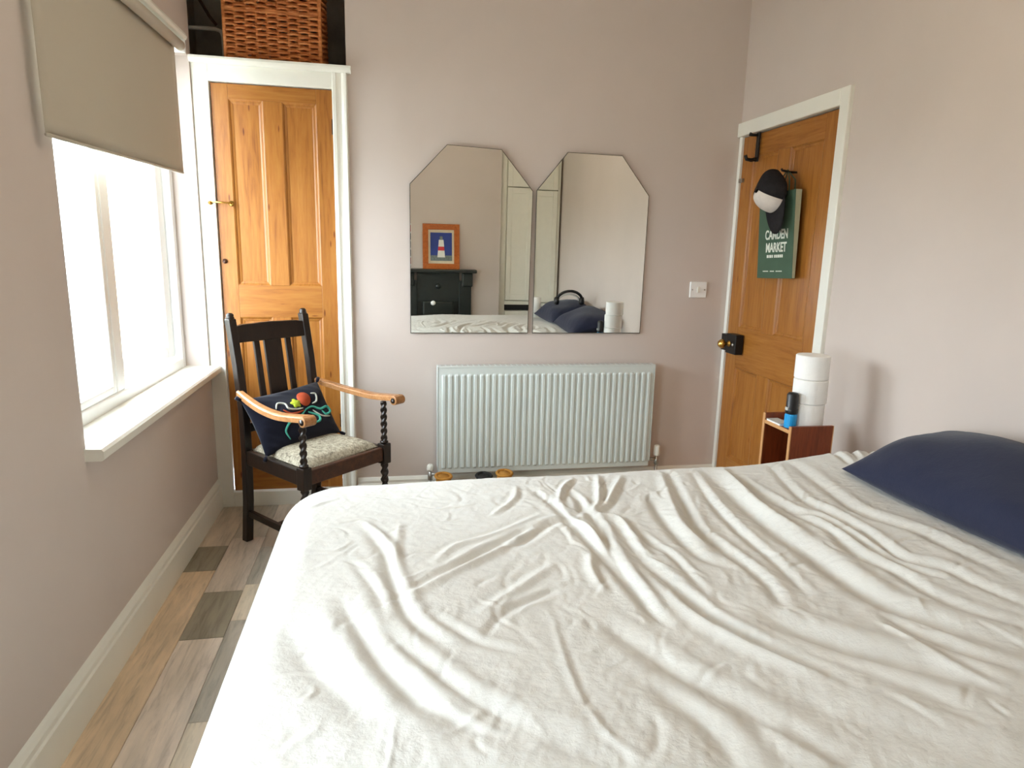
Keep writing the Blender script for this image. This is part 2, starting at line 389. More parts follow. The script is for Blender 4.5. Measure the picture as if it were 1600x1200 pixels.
def panel_door(root, m3, wid, z0, z1, stile, rails, munt, matv, math_, thick=.035, rec=.012):
    """m3(u, depth, z): world point; u across the door, depth positive into the room"""
    def pc(name, u0, u1, a, b, d0, d1, mat, bev=.0015):
        s = MB(); v = [m3(u, d_, z) for z in (a, b) for d_ in (d0, d1) for u in (u0, u1)]
        s.add(v, [(0, 2, 3, 1), (4, 5, 7, 6), (0, 1, 5, 4), (2, 6, 7, 3), (0, 4, 6, 2), (1, 3, 7, 5)])
        return s.build(name, mat, root, bevel=bev)
    pc('stile', 0, stile, z0, z1, -thick, 0, matv); pc('stile', wid-stile, wid, z0, z1, -thick, 0, matv)
    for a, b in rails: pc('rail', stile, wid-stile, a, b, -thick, -.0006, math_)
    for (a0, b0), (a1, b1) in zip(rails[:-1], rails[1:]):
        pc('muntin', munt[0], munt[1], b0, a1, -thick, -.0003, matv)
        for u0, u1 in ((stile, munt[0]), (munt[1], wid-stile)):
            q = pc('panel', u0, u1, b0, a1, -thick+.006, -rec, matv, 0)
            # ogee moulding frame
            mo = MB(); w_ = .020
            prof = [(0, -.001), (.004, -.003), (.008, -.008), (.014, -.009), (w_, -rec+.0005)]
            rr = []
            for t, d_ in prof:
                rr.append([m3(u0+t, d_, b0+t), m3(u1-t, d_, b0+t), m3(u1-t, d_, a1-t), m3(u0+t, d_, a1-t)])
            mo.grid(np.array(rr), True)
            mo.build('moulding', matv, q)
door1 = thing('door_1', (.35, D, dZ0), 'narrow four panel pine cupboard door behind the armchair', 'door', kind='structure')
panel_door(door1, lambda u, d_, z: (dX0+u, D+.004-d_, z), dX1-dX0, dZ0, dZ1, .074, [(dZ0, .24), (.985, 1.142), (2.0, dZ1)], (.226, .314), 'pine_v', 'pine_x')
hk = MB(); hk.tube([(.142, D-.008, 1.528), (.138, D-.022, 1.529), (.10, D-.026, 1.531), (.062, D-.024, 1.533), (.050, D-.018, 1.530)], .0045, 8)
hko = hk.build('turn_hook', 'brass', door1, True)
MB().lathe([(.0, -.004), (.013, -.004), (.013, .003), (.006, .008), (.008, .014), (.0, .018)][::1], (.142, D-.006, 1.528), 14, 'y').build('hook_rose', 'brass', hko, True)
MB().lathe([(.0, -.018), (.009, -.012), (.006, -.004), (.010, 0), (.0, .004)], (.050, D-.014, 1.528), 14, 'y').build('hook_eye', 'brass', hko, True)
MB().lathe([(0, -.012), (.010, -.010), (.012, -.003), (.009, .002), (0, .003)], (.096, D+.003, 1.257), 14, 'y').build('knob', 'oak_red', door1, True)
for zz in (1.90, .45): box('hinge', 'oak_red', (dX1-.004, dX1+.004, D-.010, D-.002, zz-.035, zz+.035), door1, .001)

# room door -----------------------------------------------------------------
door2 = thing('door_2', (W, 3.03, 0), 'four panel pine bedroom door with iron rim lock', 'door', kind='structure')
panel_door(door2, lambda u, d_, z: (W+.006-d_, DY1-u, z), DY1-DY0, .008, DZT, .108, [(.008, .22), (.735, .955), (1.85, DZT)], (.335, .440), 'pine_v', 'pine_y')
lk = box('rim_lock', 'iron', (W-.046, W, 3.248, 3.352, .815, .922), door2, .004)
box('keep', 'iron', (W-.044, W, 3.356, 3.408, .825, .915), door2, .003)
MB().lathe([(0, -.062), (.016, -.058), (.024, -.046), (.025, -.038), (.018, -.026), (.009, -.020), (.009, -.004), (.018, 0), (.018, .002), (0, .003)], (W-.047, 3.318, .868), 20, 'x').build('knob', 'brass', lk, True)
MB().lathe([(0, -.006), (.008, -.005), (.010, 0), (0, .001)], (W-.047, 3.272, .868), 14, 'x').build('key_escutcheon', 'steel', lk, True)
box('latch_plate', 'steel', (W-.012, W+.004, 3.395, 3.43, 1.725, 1.745), door2, .002)
for zz in (1.58, .40): box('hinge', 'iron', (W-.006, W+.006, DY0-.008, DY0+.004, zz-.05, zz+.05), door2, .001)
tr2 = thing('trim_2', (W, 3.03, 0), 'white painted frame around the bedroom door', 'door frame', kind='structure')
box('jamb', 'white', (W-.020, W+.05, DY0-.062, DY0-.004, 0, DZT+.075), tr2, .004)
box('head', 'white', (W-.0205, W+.05, DY0-.004, D-.002, DZT+.005, DZT+.075), tr2, .004)
box('jamb', 'white', (W-.005, W+.05, DY1+.003, D-.002, 0, DZT+.005), tr2, .002)

# ------------------------------------------------------------------ bed
BZ = .615
bed = thing('bed', (1.65, 1.15, 0), 'wide divan bed against the wall under the cream cover', 'bed')
box('divan_base', 'divan', (.66, 2.70, .36, 1.98, .05, .30), bed, .02)
MB().box(.64, 2.71, .34, 2.00, .302, .545).build('mattress', 'mattress', bed, bevel=.04, seg=4)
for (a, b) in ((.8, .5), (.8, 1.85), (2.55, .5), (2.55, 1.85)):
    MB().lathe([(.0, 0), (.02, 0), (.026, .05), (0, .052)], (a, b, 0), 12).build('leg', 'blackpl', bed, True)

# cover: flat cloth wrapped over the mattress with traced folds
def px(ox, oy, sc, pts): return [(ox+sc*a, oy+sc*b) for a, b in pts]
A_, B_, C_, D_, E_, F_ = ((400, 740, .3125), (800, 700, .3125), (1100, 700, .3125), (300, 960, .3125), (750, 960, .3125), (1200, 900, .25))
folds = [  # crop, polyline, depth (m, negative = valley), half width (m)
 (D_, [(470, 30), (560, 170), (660, 290), (780, 390), (880, 500)], -.016, .040),
 (A_, [(420, 640), (500, 770), (560, 860), (640, 970), (760, 1080), (830, 1140)], -.014, .022),
 (D_, [(940, 220), (1060, 340), (1180, 440), (1330, 520), (1600, 620)], -.012, .026),
 (D_, [(960, 90), (1050, 170), (1180, 270), (1330, 380), (1480, 460), (1600, 520)], -.012, .018),
 (A_, [(560, 290), (640, 400), (690, 560), (740, 690), (830, 790), (920, 850)], -.012, .016),
 (A_, [(470, 440), (540, 520), (610, 620), (640, 700)], -.006, .012),
 (A_, [(540, 230), (640, 320), (700, 420)], .007, .012),
 (A_, [(750, 640), (960, 500), (1200, 380), (1400, 270)], .008, .013),
 (A_, [(760, 600), (1000, 460), (1180, 350), (1450, 235)], -.008, .012),
 (A_, [(900, 440), (1000, 350), (1200, 290), (1420, 200)], .006, .011),
 (A_, [(1240, 350), (1330, 330), (1480, 240), (1560, 230)], -.011, .014),
 (A_, [(1150, 810), (1250, 690), (1400, 610), (1510, 560)], -.006, .011),
 (A_, [(1100, 720), (1300, 570), (1500, 430)], .006, .014),
 (A_, [(860, 710), (1000, 790), (1120, 850), (1300, 890)], -.006, .012),
 (A_, [(720, 240), (700, 360), (700, 470), (730, 560)], .006, .012),
 (A_, [(1300, 60), (1290, 120), (1180, 200)], .006, .010),
 (B_, [(100, 200), (250, 310), (330, 400), (440, 510), (560, 640), (700, 790), (760, 840)], -.016, .016),
 (B_, [(330, 260), (430, 370), (470, 470), (590, 640), (680, 740)], -.013, .014),
 (B_, [(230, 260), (290, 340), (380, 400), (480, 500)], .012, .012),
 (B_, [(420, 325), (530, 335), (600, 420), (660, 500)], .011, .014),
 (B_, [(540, 390), (640, 530), (740, 610), (870, 720), (1000, 820), (1140, 900), (1300, 980), (1600, 1110)], -.012, .016),
 (B_, [(740, 650), (850, 770), (1000, 870), (1200, 970), (1400, 1060), (1600, 1140)], .012, .018),
 (B_, [(700, 230), (730, 300), (830, 420), (950, 520), (1100, 570)], -.013, .018),
 (B_, [(790, 130), (870, 280), (930, 380), (1050, 470), (1250, 620), (1350, 760)], -.014, .016),
 (B_, [(745, 130), (800, 260), (860, 370), (980, 470)], .012, .016),
 (B_, [(900, 130), (1000, 260), (1150, 400), (1300, 520), (1470, 690)], -.011, .014),
 (B_, [(430, 130), (435, 250), (400, 310)], .012, .011), (B_, [(300, 145), (250, 200), (235, 260)], .012, .010),
 (B_, [(545, 135), (480, 250), (430, 310)], .012, .012), (B_, [(390, 520), (400, 600), (460, 690)], .010, .012),
 (B_, [(270, 200), (340, 260), (330, 330)], -.010, .012), (B_, [(620, 400), (720, 470), (800, 520), (960, 690)], -.009, .011),
 (C_, [(20, 130), (180, 260), (360, 390), (520, 490), (700, 620), (900, 740), (1150, 840), (1600, 980)], -.024, .030),
 (C_, [(90, 105), (200, 220), (330, 320), (480, 400)], .014, .018),
 (C_, [(130, 130), (240, 200), (420, 300), (620, 400), (760, 510), (940, 590), (1200, 740), (1600, 880)], -.012, .016),
 (C_, [(330, 110), (480, 250), (600, 310), (800, 420), (980, 540), (1200, 600), (1340, 670), (1600, 780)], -.013, .016),
 (C_, [(420, 300), (600, 350), (760, 440), (960, 560), (1180, 640)], -.010, .012),
 (C_, [(440, 110), (620, 220), (740, 300), (850, 350), (1050, 420), (1250, 520), (1500, 640)], -.014, .022),
 (C_, [(560, 30), (640, 80), (720, 130)], -.012, .012), (C_, [(660, 20), (720, 70), (760, 110)], -.012, .012), (C_, [(740, 20), (800, 60), (830, 90)], -.010, .010),
 (C_, [(340, 850), (600, 940), (900, 1020), (1300, 1100)], -.010, .034),
 (C_, [(900, 860), (980, 905), (1060, 955)], .006, .008),
 (E_, [(620, 20), (780, 120), (900, 200), (1080, 310), (1350, 450), (1600, 640)], -.012, .026),
 (E_, [(850, 320), (1000, 420), (1130, 520), (1250, 660), (1300, 768)], -.009, .024),
 (E_, [(360, 0), (420, 200), (500, 400), (650, 600), (850, 730)], .003, .008),
 (E_, [(0, 450), (250, 560), (500, 680), (700, 720)], -.008, .030),
 (F_, [(0, 230), (400, 380), (800, 500), (1200, 610), (1600, 720)], -.012, .030),
 (F_, [(0, 380), (500, 530), (900, 680), (1300, 860)], -.007, .022),
 (F_, [(0, 900), (200, 1050), (400, 1180)], .010, .020),
 (F_, [(700, 200), (950, 330), (1300, 470), (1600, 560)], -.011, .018),
 (F_, [(900, 400), (1200, 560), (1500, 690)], .007, .014),
 (F_, [(100, 700), (500, 850), (900, 960), (1300, 1060)], -.007, .035),
]
NX, NY = 660, 560
IX0, IX1, IY0, IY1, RAD = .665, 2.70, .35, 1.985, .115
drop = .34
sx = np.concatenate([np.linspace(IX0-drop-RAD, IX0, 70)[:-1], np.linspace(IX0, IX1+.02, NX-69)])
sy = np.concatenate([np.linspace(IY0-drop-RAD, IY0, 60)[:-1], np.linspace(IY0, IY1, NY-118), np.linspace(IY1, IY1+drop+RAD, 60)[1:]])
S, T = np.meshgrid(sx, sy, indexing='ij')
CR = .10                                # plan rounding of the corners
cx_ = np.clip(S, IX0+CR, 9); cy_ = np.clip(T, IY0+CR, IY1-CR)
ox, oy = S-cx_, T-cy_
d0 = np.hypot(ox, oy); inside = d0 <= CR; d = np.maximum(d0-CR, 0)
ux, uy = ox/(d0+1e-9), oy/(d0+1e-9)
a = np.minimum(d/RAD, PI/2)
out = np.where(inside, d0, CR+RAD*np.sin(a)); down = RAD*(1-np.cos(a))+np.maximum(d-RAD*PI/2, 0)
Xd, Yd = cx_+ux*out, cy_+uy*out
flare = np.maximum(d-RAD*PI/2, 0)
ang = np.arctan2(uy, ux)
wav = .015*np.sin(Xd*21+Yd*17)*np.minimum(flare/.2, 1)
Xd = Xd+ux*wav; Yd = Yd+uy*wav
Zd = BZ-down
top = np.clip(1-d/(RAD*1.1), 0, 1)
# raised bed-head corner where the cover is bunched over something soft
bump = .045*np.exp(-((Xd-2.42)/.30)**2-((Yd-1.97)/.22)**2)+.012*np.exp(-((Xd-2.55)/.4)**2)
low = .012*np.sin(Xd*4.1+1.0)*np.sin(Yd*3.3+.4)+.006*np.sin(Xd*9+Yd*5)
hgt = bump+low*.7
lines = [([on_plane(*q, 2, BZ+.01)[:2] for q in px(*cr, pts)], dep, wid) for cr, pts, dep, wid in folds]
rc_ = random.Random(21)                 # plus small creases fanning out from the gathered middle
gc = on_plane(905, 810, 2, BZ)[:2]
for i in range(420):
    x = rc_.uniform(IX0, 2.3); y = rc_.uniform(.75, 1.98); th = math.atan2(y-gc[1], x-gc[0])+rc_.gauss(0, .55); ln = rc_.uniform(.03, .13)
    near = math.exp(-math.hypot(x-gc[0], y-gc[1])/.55)
    if rc_.random() > .35+near: continue
    bend = rc_.uniform(-.25, .25)*ln
    q = [np.array((x+ln*(t-.5)*math.cos(th)-bend*math.sin(th)*(1-4*(t-.5)**2), y+ln*(t-.5)*math.sin(th)+bend*math.cos(th)*(1-4*(t-.5)**2))) for t in (0, .33, .66, 1)]
    lines.append((q, rc_.choice((-1, -1, 1))*rc_.uniform(.0008, .0028), rc_.uniform(.005, .009)))
for pp, dep, wid in lines:
    # densify with Catmull-Rom
    P4 = [pp[0]]+pp+[pp[-1]]; dense = []
    for i in range(1, len(P4)-2):
        for t in np.linspace(0, 1, 5, endpoint=False):
            p0, p1, p2, p3 = (np.array(P4[i+j]) for j in (-1, 0, 1, 2))
            dense.append(.5*((2*p1)+(-p0+p2)*t+(2*p0-5*p1+4*p2-p3)*t*t+(-p0+3*p1-3*p2+p3)*t**3))
    dense.append(np.array(pp[-1])); dense = np.array(dense)
    best = np.full(Xd.shape, 9.0); tb = np.zeros(Xd.shape)
    lo_, hi_ = dense.min(0)-5*wid, dense.max(0)+5*wid
    msk = (Xd > lo_[0]) & (Xd < hi_[0]) & (Yd > lo_[1]) & (Yd < hi_[1])
    gx, gy = Xd[msk], Yd[msk]; bb = np.full(gx.shape, 9.0); tt = np.zeros(gx.shape); n = len(dense)-1
    for i in range(n):
        e0 = dense[i]; ev = dense[i+1]-e0; L2 = ev@ev+1e-12
        t = np.clip(((gx-e0[0])*ev[0]+(gy-e0[1])*ev[1])/L2, 0, 1)
        qx, qy = gx-e0[0]-t*ev[0], gy-e0[1]-t*ev[1]
        dd = np.hypot(qx, qy); sgn = np.sign(ev[0]*qy-ev[1]*qx)
        up_ = dd < np.abs(bb); bb = np.where(up_, dd*np.where(sgn == 0, 1, sgn), bb); tt = np.where(up_, (i+t)/n, tt)
    env = np.clip(np.sin(PI*np.clip(tt, .02, .98)), 0, 1)**.45
    ab = np.sqrt(bb**2+(.18*wid)**2)-.18*wid
    side = np.where(bb > 0, .58, .22)
    prof = np.exp(-(ab/(.82*wid))**1.25)-side*np.exp(-((np.abs(bb)-1.7*wid)/(.95*wid))**2)
    full = np.zeros(Xd.shape); full[msk] = .78*dep*env*prof; hgt += full
# small crumples: warped ridged waves
def ridged(x, y, f, seed):
    r = np.random.default_rng(seed); z = np.zeros_like(x)
    for _ in range(7):
        th = r.uniform(0, PI); ph = r.uniform(0, 6.28); ff = f*r.uniform(.7, 1.5)
        wv = x*math.cos(th)+y*math.sin(th)+.02*np.sin(f*.6*(x*math.sin(th*1.7)-y*math.cos(th*1.7))+ph)
        z += 1-2*np.abs(np.sin(wv*ff+ph))
    return z/7
mask = .4+.6*np.clip(np.sin(Xd*3.1+1)*np.sin(Yd*4.3+2)+.6, 0, 1)
hgt += .0022*ridged(Xd, Yd, 30, 3)*mask+.0012*ridged(Xd, Yd, 80, 5)*mask
Zd = Zd+hgt*top+.004
Pd = np.stack([Xd, Yd, Zd], -1)
dv = MB().grid(Pd)
duv = dv.build('bed_cover', 'duvet', None, smooth=True)
tag(duv, 'rumpled cream cotton cover spread over the whole bed', 'bedspread')

# pillows -------------------------------------------------------------------
def pillow_grid(ax, ay, th, n=56, seed=1, pinch=.10):
    u = np.linspace(-1, 1, n); U, V = np.meshgrid(u, u, indexing='ij')
    U2 = np.sign(U)*(1-(1-np.abs(U))**1.5); V2 = np.sign(V)*(1-(1-np.abs(V))**1.5)
    t = np.clip((1-np.abs(U2)**2.6), 0, 1)**.55*np.clip((1-np.abs(V2)**2.6), 0, 1)**.55
    x = U2*ax*(1-pinch*(1-np.abs(U2)**2)*0-pinch*(1-V2**2)*-.0-pinch*.6*(1-V2**2)*(np.abs(U2)**3)); y = V2*ay*(1-pinch*.6*(1-U2**2)*(np.abs(V2)**3))
    wr_ = .009*np.sin(U2*4+V2*2.1+seed)*t+.005*np.sin(V2*6.3-U2*3.1+seed*2)*t
    edge = np.maximum(np.abs(U2), np.abs(V2))
    wr_ += .0025*np.sin((U2+V2*1.3)*17+2*np.sin(3*U2-2*V2)+seed)*np.clip((edge-.55)/.45, 0, 1)*t
    return np.stack([x, y, th*t+wr_], -1), np.stack([x, y, -th*.75*t+wr_*.3], -1)
def pillow(name, mat, mat4, ax, ay, th, label=None, cat=None, group=None, parent=None, seed=1):
    t_, b_2 = pillow_grid(ax, ay, th, seed=seed)
    s = MB(); tf = lambda P: np.array([mat4 @ Vector(q) for q in P.reshape(-1, 3)]).reshape(P.shape)
    s.grid(tf(t_)); s.grid(tf(b_2), flip=True)
    o = s.build(name, mat, parent, smooth=True)
    if label: tag(o, label, cat, group)
    return o
def pmat(x, y, z, tilt, yaw): return Matrix.Translation((x, y, z)) @ Matrix.Rotation(math.radians(yaw), 4, 'Z') @ Matrix.Rotation(math.radians(-tilt), 4, 'Y')
pillow('pillow', 'navy', pmat(2.525, 1.475, .718, 15, 2), .205, .365, .112, 'navy blue pillow lying at the bed corner by the toilet rolls', 'pillow', seed=1)
pillow('pillow', 'navy', pmat(2.525, .735, .716, 15, -2), .205, .34, .110, 'navy blue pillow at the bed end by the white alcove cupboard', 'pillow', seed=4)

# ------------------------------------------------------------------ armchair
CHX, CHY, CTH = .530, 2.993, math.radians(45.1)
ch = thing('armchair', (CHX, CHY, 0), 'dark oak carver armchair with barley twist supports and upholstered seat', 'chair', rz=CTH)
# chair's own coordinates: x to its right as seen from the front, -y forward
def L(name, mb, mat, par=ch, **kw): return mb.build(name, mat, par, local=True, **kw)
wbk, wfr, hd = .193, .226, .217
def bar(p0, p1, wx, wy, nseg=1):       # rectangular bar between points, section wx (x) by wy (y)
    s = MB(); R = []
    for p in (p0, p1):
        R.append([(p[0]-wx/2, p[1]-wy/2, p[2]), (p[0]+wx/2, p[1]-wy/2, p[2]), (p[0]+wx/2, p[1]+wy/2, p[2]), (p[0]-wx/2, p[1]+wy/2, p[2])])
    return s.rings(R)
def post(x):
    zz = [0, .20, .43, .62, .82, 1.0, 1.02]; yy = [hd+.03, hd+.008, hd, hd+.004, hd+.03, hd+.062, hd+.066]
    R = [[(x-.018, y-.018, z), (x+.018, y-.018, z), (x+.018, y+.018, z), (x-.018, y+.018, z)] for y, z in zip(yy, zz)]
    return MB().rings(R)
for sgn in (-1, 1):
    o = L('back_post', post(sgn*wbk), 'oak', bevel=.004)
    L('finial', MB().lathe([(.017, 0), (.019, .006), (.015, .012), (.017, .018), (.010, .026), (0, .028)], (sgn*wbk, hd+.066, 1.018), 14), 'oak', o, smooth=True)
def yback(z): return hd+.004+(z-.62)*.15
L('top_rail', MB().prism([(-wbk+.01, .915), (wbk-.01, .915), (wbk-.01, .985), (wbk-.05, .992), (0, .996), (-wbk+.05, .992), (-wbk+.01, .985)], lambda u, w, a_: (u, yback(w)+a_, w), -.012, .012), 'oak', bevel=.003)
L('lower_back_rail', MB().box(-wbk+.01, wbk-.01, hd-.012, hd+.014, .52, .56), 'oak', bevel=.003)
for x0, x1 in ((-.098, -.070), (-.045, .045), (.070, .098)):
    L('splat' if x1-x0 > .05 else 'slat', MB().prism([(.558, 0), (.92, 0)], lambda u, w, a_: (a_, 0, 0), 0, 0) if False else
      MB().rings([[(x0, yback(.55)-.007, .552), (x1, yback(.55)-.007, .552), (x1, yback(.55)+.007, .552), (x0, yback(.55)+.007, .552)],
                  [(x0, yback(.92)-.007, .925), (x1, yback(.92)-.007, .925), (x1, yback(.92)+.007, .925), (x0, yback(.92)+.007, .925)]]), 'oak', bevel=.002)
def twist(x, y, z0, z1, r=.0135, turns=4.5, seg=20):
    R = []; n = int((z1-z0)/.0035)
    for i in range(n+1):
        t = i/n; z = z0+(z1-z0)*t; ph = turns*2*PI*t; ring = []
        e_ = min(1, min(t, 1-t)*14)
        for j in range(seg):
            a_ = 2*PI*j/seg; rad = r*(1+.26*e_*math.cos(2*(a_-ph)))
            ring.append((x+rad*math.cos(a_), y+rad*math.sin(a_), z))
        R.append(ring)
    return MB().rings(R)
for sgn in (-1, 1):
    x = sgn*wfr; y = -hd
    lg = L('front_leg', MB().box(x-.022, x+.022, y-.022, y+.022, .36, .455), 'oak', bevel=.003)
    L('leg_block', MB().box(x-.020, x+.020, y-.020, y+.020, .10, .18), 'oak', lg, bevel=.003)
    L('twisted_shaft', twist(x, y, .18, .362, .015, 2.5), 'oak', lg, smooth=True)
    L('turned_foot', MB().lathe([(0, 0), (.018, 0), (.022, .02), (.018, .05), (.012, .07), (.019, .085), (.019, .102), (0, .104)], (x, y, 0), 16), 'oak', lg, smooth=True)
    sp = L('arm_support', twist(x, y, .455, .652, .0125, 3.0), 'oak', smooth=True)
    L('ring', MB().lathe([(.012, 0), (.019, .004), (.019, .010), (.012, .014)], (x, y, .455), 16), 'oak', sp, smooth=True)
    # arm: flat curved board with scrolled end
    pts = []; n = 22
    for i in range(n+1):
        t = i/n; yy = hd+.01-(2*hd+.075)*t
        xx = sgn*(wbk+.012+(wfr-wbk+.012)*math.sin(t*PI/2)+.014*math.sin(t*PI))
        zz = .700-.035*math.sin(min(1, t*1.25)*PI/2)-.006*math.sin(t*PI)+(.010*max(0, (t-.7)/.3))
        wd = .016+.013*t**1.2; pts.append((xx, yy, zz, wd))
    R = []
    for xx, yy, zz, wd in pts:
        h_ = .013
        R.append([(xx-wd, yy, zz-h_), (xx+wd, yy, zz-h_), (xx+wd, yy, zz+h_*.6), (xx+wd*.6, yy, zz+h_), (xx-wd*.6, yy, zz+h_), (xx-wd, yy, zz+h_*.6)])
    am = L('armrest', MB().rings(R), 'arm', smooth=False, bevel=.002)
    xx, yy, zz, wd = pts[-1]
    L('scroll_end', MB().lathe([(0, -wd-.001), (.021, -wd), (.021, wd), (0, wd+.001)], (xx, yy, zz-.010), 20, 'x'), 'arm', am, bevel=.003)
    L('scroll_boss', MB().lathe([(0, -wd-.006), (.012, -wd-.004), (.012, wd+.004), (0, wd+.006)], (xx, yy, zz-.010), 16, 'x'), 'oak', am, smooth=True)
# seat frame, rails, stretchers
L('front_seat_rail', MB().box(-wfr+.02, wfr-.02, -hd-.014, -hd+.014, .375, .440), 'oak_red', bevel=.006)
L('rear_seat_rail', MB().box(-wbk+.015, wbk-.015, hd-.012, hd+.012, .375, .435), 'oak', bevel=.004)
for sgn in (-1, 1):
    s = MB(); R = []
    for y, x in ((hd-.016, wbk), (-hd+.018, wfr)):
        R.append([(sgn*x-.013, y, .375), (sgn*x+.013, y, .375), (sgn*x+.013, y, .440), (sgn*x-.013, y, .440)])
    L('side_seat_rail', s.rings(R), 'oak', bevel=.004)
    s = MB(); R = []
    for y, x in ((hd+.005, wbk), (-hd+.018, wfr)):
        R.append([(sgn*x-.010, y, .125), (sgn*x+.010, y, .125), (sgn*x+.010, y, .155), (sgn*x-.010, y, .155)])
    L('side_stretcher', s.rings(R), 'oak', bevel=.003)
L('cross_stretcher', MB().box(-.205, .205, -.012, .012, .128, .152), 'oak', bevel=.003)
# drop-in seat pad
n = 30; u = np.linspace(-1, 1, n); U, V = np.meshgrid(u, u, indexing='ij')
hw = np.where(True, (wbk-.018)+(wfr-wbk)*(1-(V+1)/2), 0)
zz = .440+.042*np.clip((1-np.abs(U)**5)*(1-np.abs(V)**5), 0, 1)**.5
L('seat_pad', MB().grid(np.stack([U*hw, V*(hd-.018), zz], -1)).box(-wbk+.02, wbk-.02, -hd+.02, hd-.02, .405, .440), 'seat', smooth=True)
# cushion leaning in the chair
cm = MW[ch.name] @ Matrix.Translation((-.024, hd-.112, .575)) @ Matrix.Rotation(math.radians(-3), 4, 'Y') @ Matrix.Rotation(math.radians(58), 4, 'X')
cush = thing('cushion', cm.to_translation(), 'dark navy cushion embroidered with a teal and rust octopus, on the armchair', 'cushion', rz=0)
CAX, CAY, CTHK = .208, .136, .058
pillow('cover', 'cushion', cm, CAX, CAY, CTHK, parent=cush, seed=3)
def csurf(u, v):                        # point on the cushion's front face
    t = (1-abs(u)**2.6)**.55*(1-abs(v)**2.6)**.55
    w_ = .009*math.sin(u*4+v*2.1+3)*t+.005*math.sin(v*6.3-u*3.1+6)*t+.002
    return cm @ Vector((u*CAX, v*CAY, CTHK*t+w_-.001))
def motif(name, pts, r, mat):
    # smooth the traced uv polyline
    q = []; P4 = [pts[0]]+pts+[pts[-1]]
    for i in range(1, len(P4)-2):
        for t in np.linspace(0, 1, 7, endpoint=False):
            p0, p1, p2, p3 = (np.array(P4[i+j]) for j in (-1, 0, 1, 2))
            q.append(.5*((2*p1)+(-p0+p2)*t+(2*p0-5*p1+4*p2-p3)*t*t+(-p0+3*p1-3*p2+p3)*t**3))
    q.append(np.array(pts[-1])); n_ = len(q)
    rr = [r*(1-.55*abs(2*i/(n_-1)-1)**3) for i in range(n_)]
    MB().tube([csurf(*p) for p in q], rr, 6).build(name, mat, cush, smooth=True)
motif('tentacle', [(-.42, -.75), (-.46, -.45), (-.30, -.22), (.0, -.12), (.22, .05)], .005, 'teal')
motif('tentacle', [(-.50, .30), (-.40, .48), (-.25, .40), (-.24, .20), (-.05, .12), (.15, .12)], .005, 'pale')
motif('tentacle', [(-.38, .20), (-.25, .02), (-.05, .0), (.15, .04)], .005, 'orange')
motif('tentacle', [(.20, .05), (.42, .10), (.60, -.05), (.80, -.02), (.84, -.22), (.68, -.28), (.62, -.12)], .006, 'teal')
motif('tentacle', [(.25, -.05), (.45, -.25), (.42, -.45), (.20, -.48)], .006, 'teal')
motif('tentacle', [(.45, .20), (.58, .25), (.62, .48), (.50, .55)], .0045, 'pale')
motif('tentacle', [(.40, -.02), (.55, -.30), (.78, -.38)], .004, 'pale')
def patch(name, c, ru, rv, mat, wob=0):
    n_ = 18; ring = []; cen = csurf(*c)
    for j in range(n_):
        a_ = 2*PI*j/n_; k_ = 1+wob*math.sin(5*a_); ring.append(csurf(c[0]+ru*k_*math.cos(a_), c[1]+rv*k_*math.sin(a_)))
    nrm = (cm.to_3x3() @ Vector((0, 0, 1)))*.0015
    MB().add([cen+nrm*1.1]+[p+nrm for p in ring]+[p-nrm for p in ring], [(0, 1+j, 1+(j+1) % n_) for j in range(n_)]+[(1+j, 1+n_+j, 1+n_+(j+1) % n_, 1+(j+1) % n_) for j in range(n_)]).build(name, mat, cush, smooth=True)
patch('octopus_head', (.28, .42), .16, .26, 'orange'); patch('lime_patch', (.02, .33), .12, .16, 'lime', .2)
for (a_, b_x) in ((-.97, .97), (.97, .97), (.97, -.97), (-.97, -.97)):
    c0 = cm @ Vector((a_*CAX, b_x*CAY, 0)); dr = (cm.to_3x3() @ Vector((a_, b_x, .1))).normalized()
    MB().tube([c0, c0+dr*.010, c0+dr*.028], [.004, .008, .009], 8).build('tassel', 'cushion', cush, smooth=True)

# ------------------------------------------------------------------ mirrors
def mirror(pts, label, tilt):
    zs = [p[1] for p in pts]; z0 = min(zs); xm = sum(p[0] for p in pts)/len(pts)
    root = thing('wall_mirror', (xm, D, z0), label, 'mirror')
    sl_ = math.tan(math.radians(tilt))
    def fn(u, w, a_): return (u, D-.006-(w-z0)*sl_-a_, w)
    MB().prism(pts, fn, 0, .0052).build('cut_edge', 'medge', root)
    cxx = xm; czz = sum(zs)/len(zs)
    ins = [(cxx+(u-cxx)*.990, czz+(w-czz)*.993) for u, w in pts]
    MB().add([fn(u, w, .0056) for u, w in ins], [tuple(range(len(ins)))]).build('glass', 'mirror', root)
mirror([(.983, .907), (1.604, .907), (1.610, 1.640), (1.442, 1.836), (1.168, 1.846), (.983, 1.652)], 'clipped-corner frameless wall mirror next to the cupboard, reflecting the lighthouse picture', .75)
mirror([(1.628, .907), (2.238, .907), (2.240, 1.640), (2.080, 1.836), (1.786, 1.840), (1.628, 1.645)], 'clipped-corner frameless wall mirror next to the light switch, reflecting the navy pillows', .6)

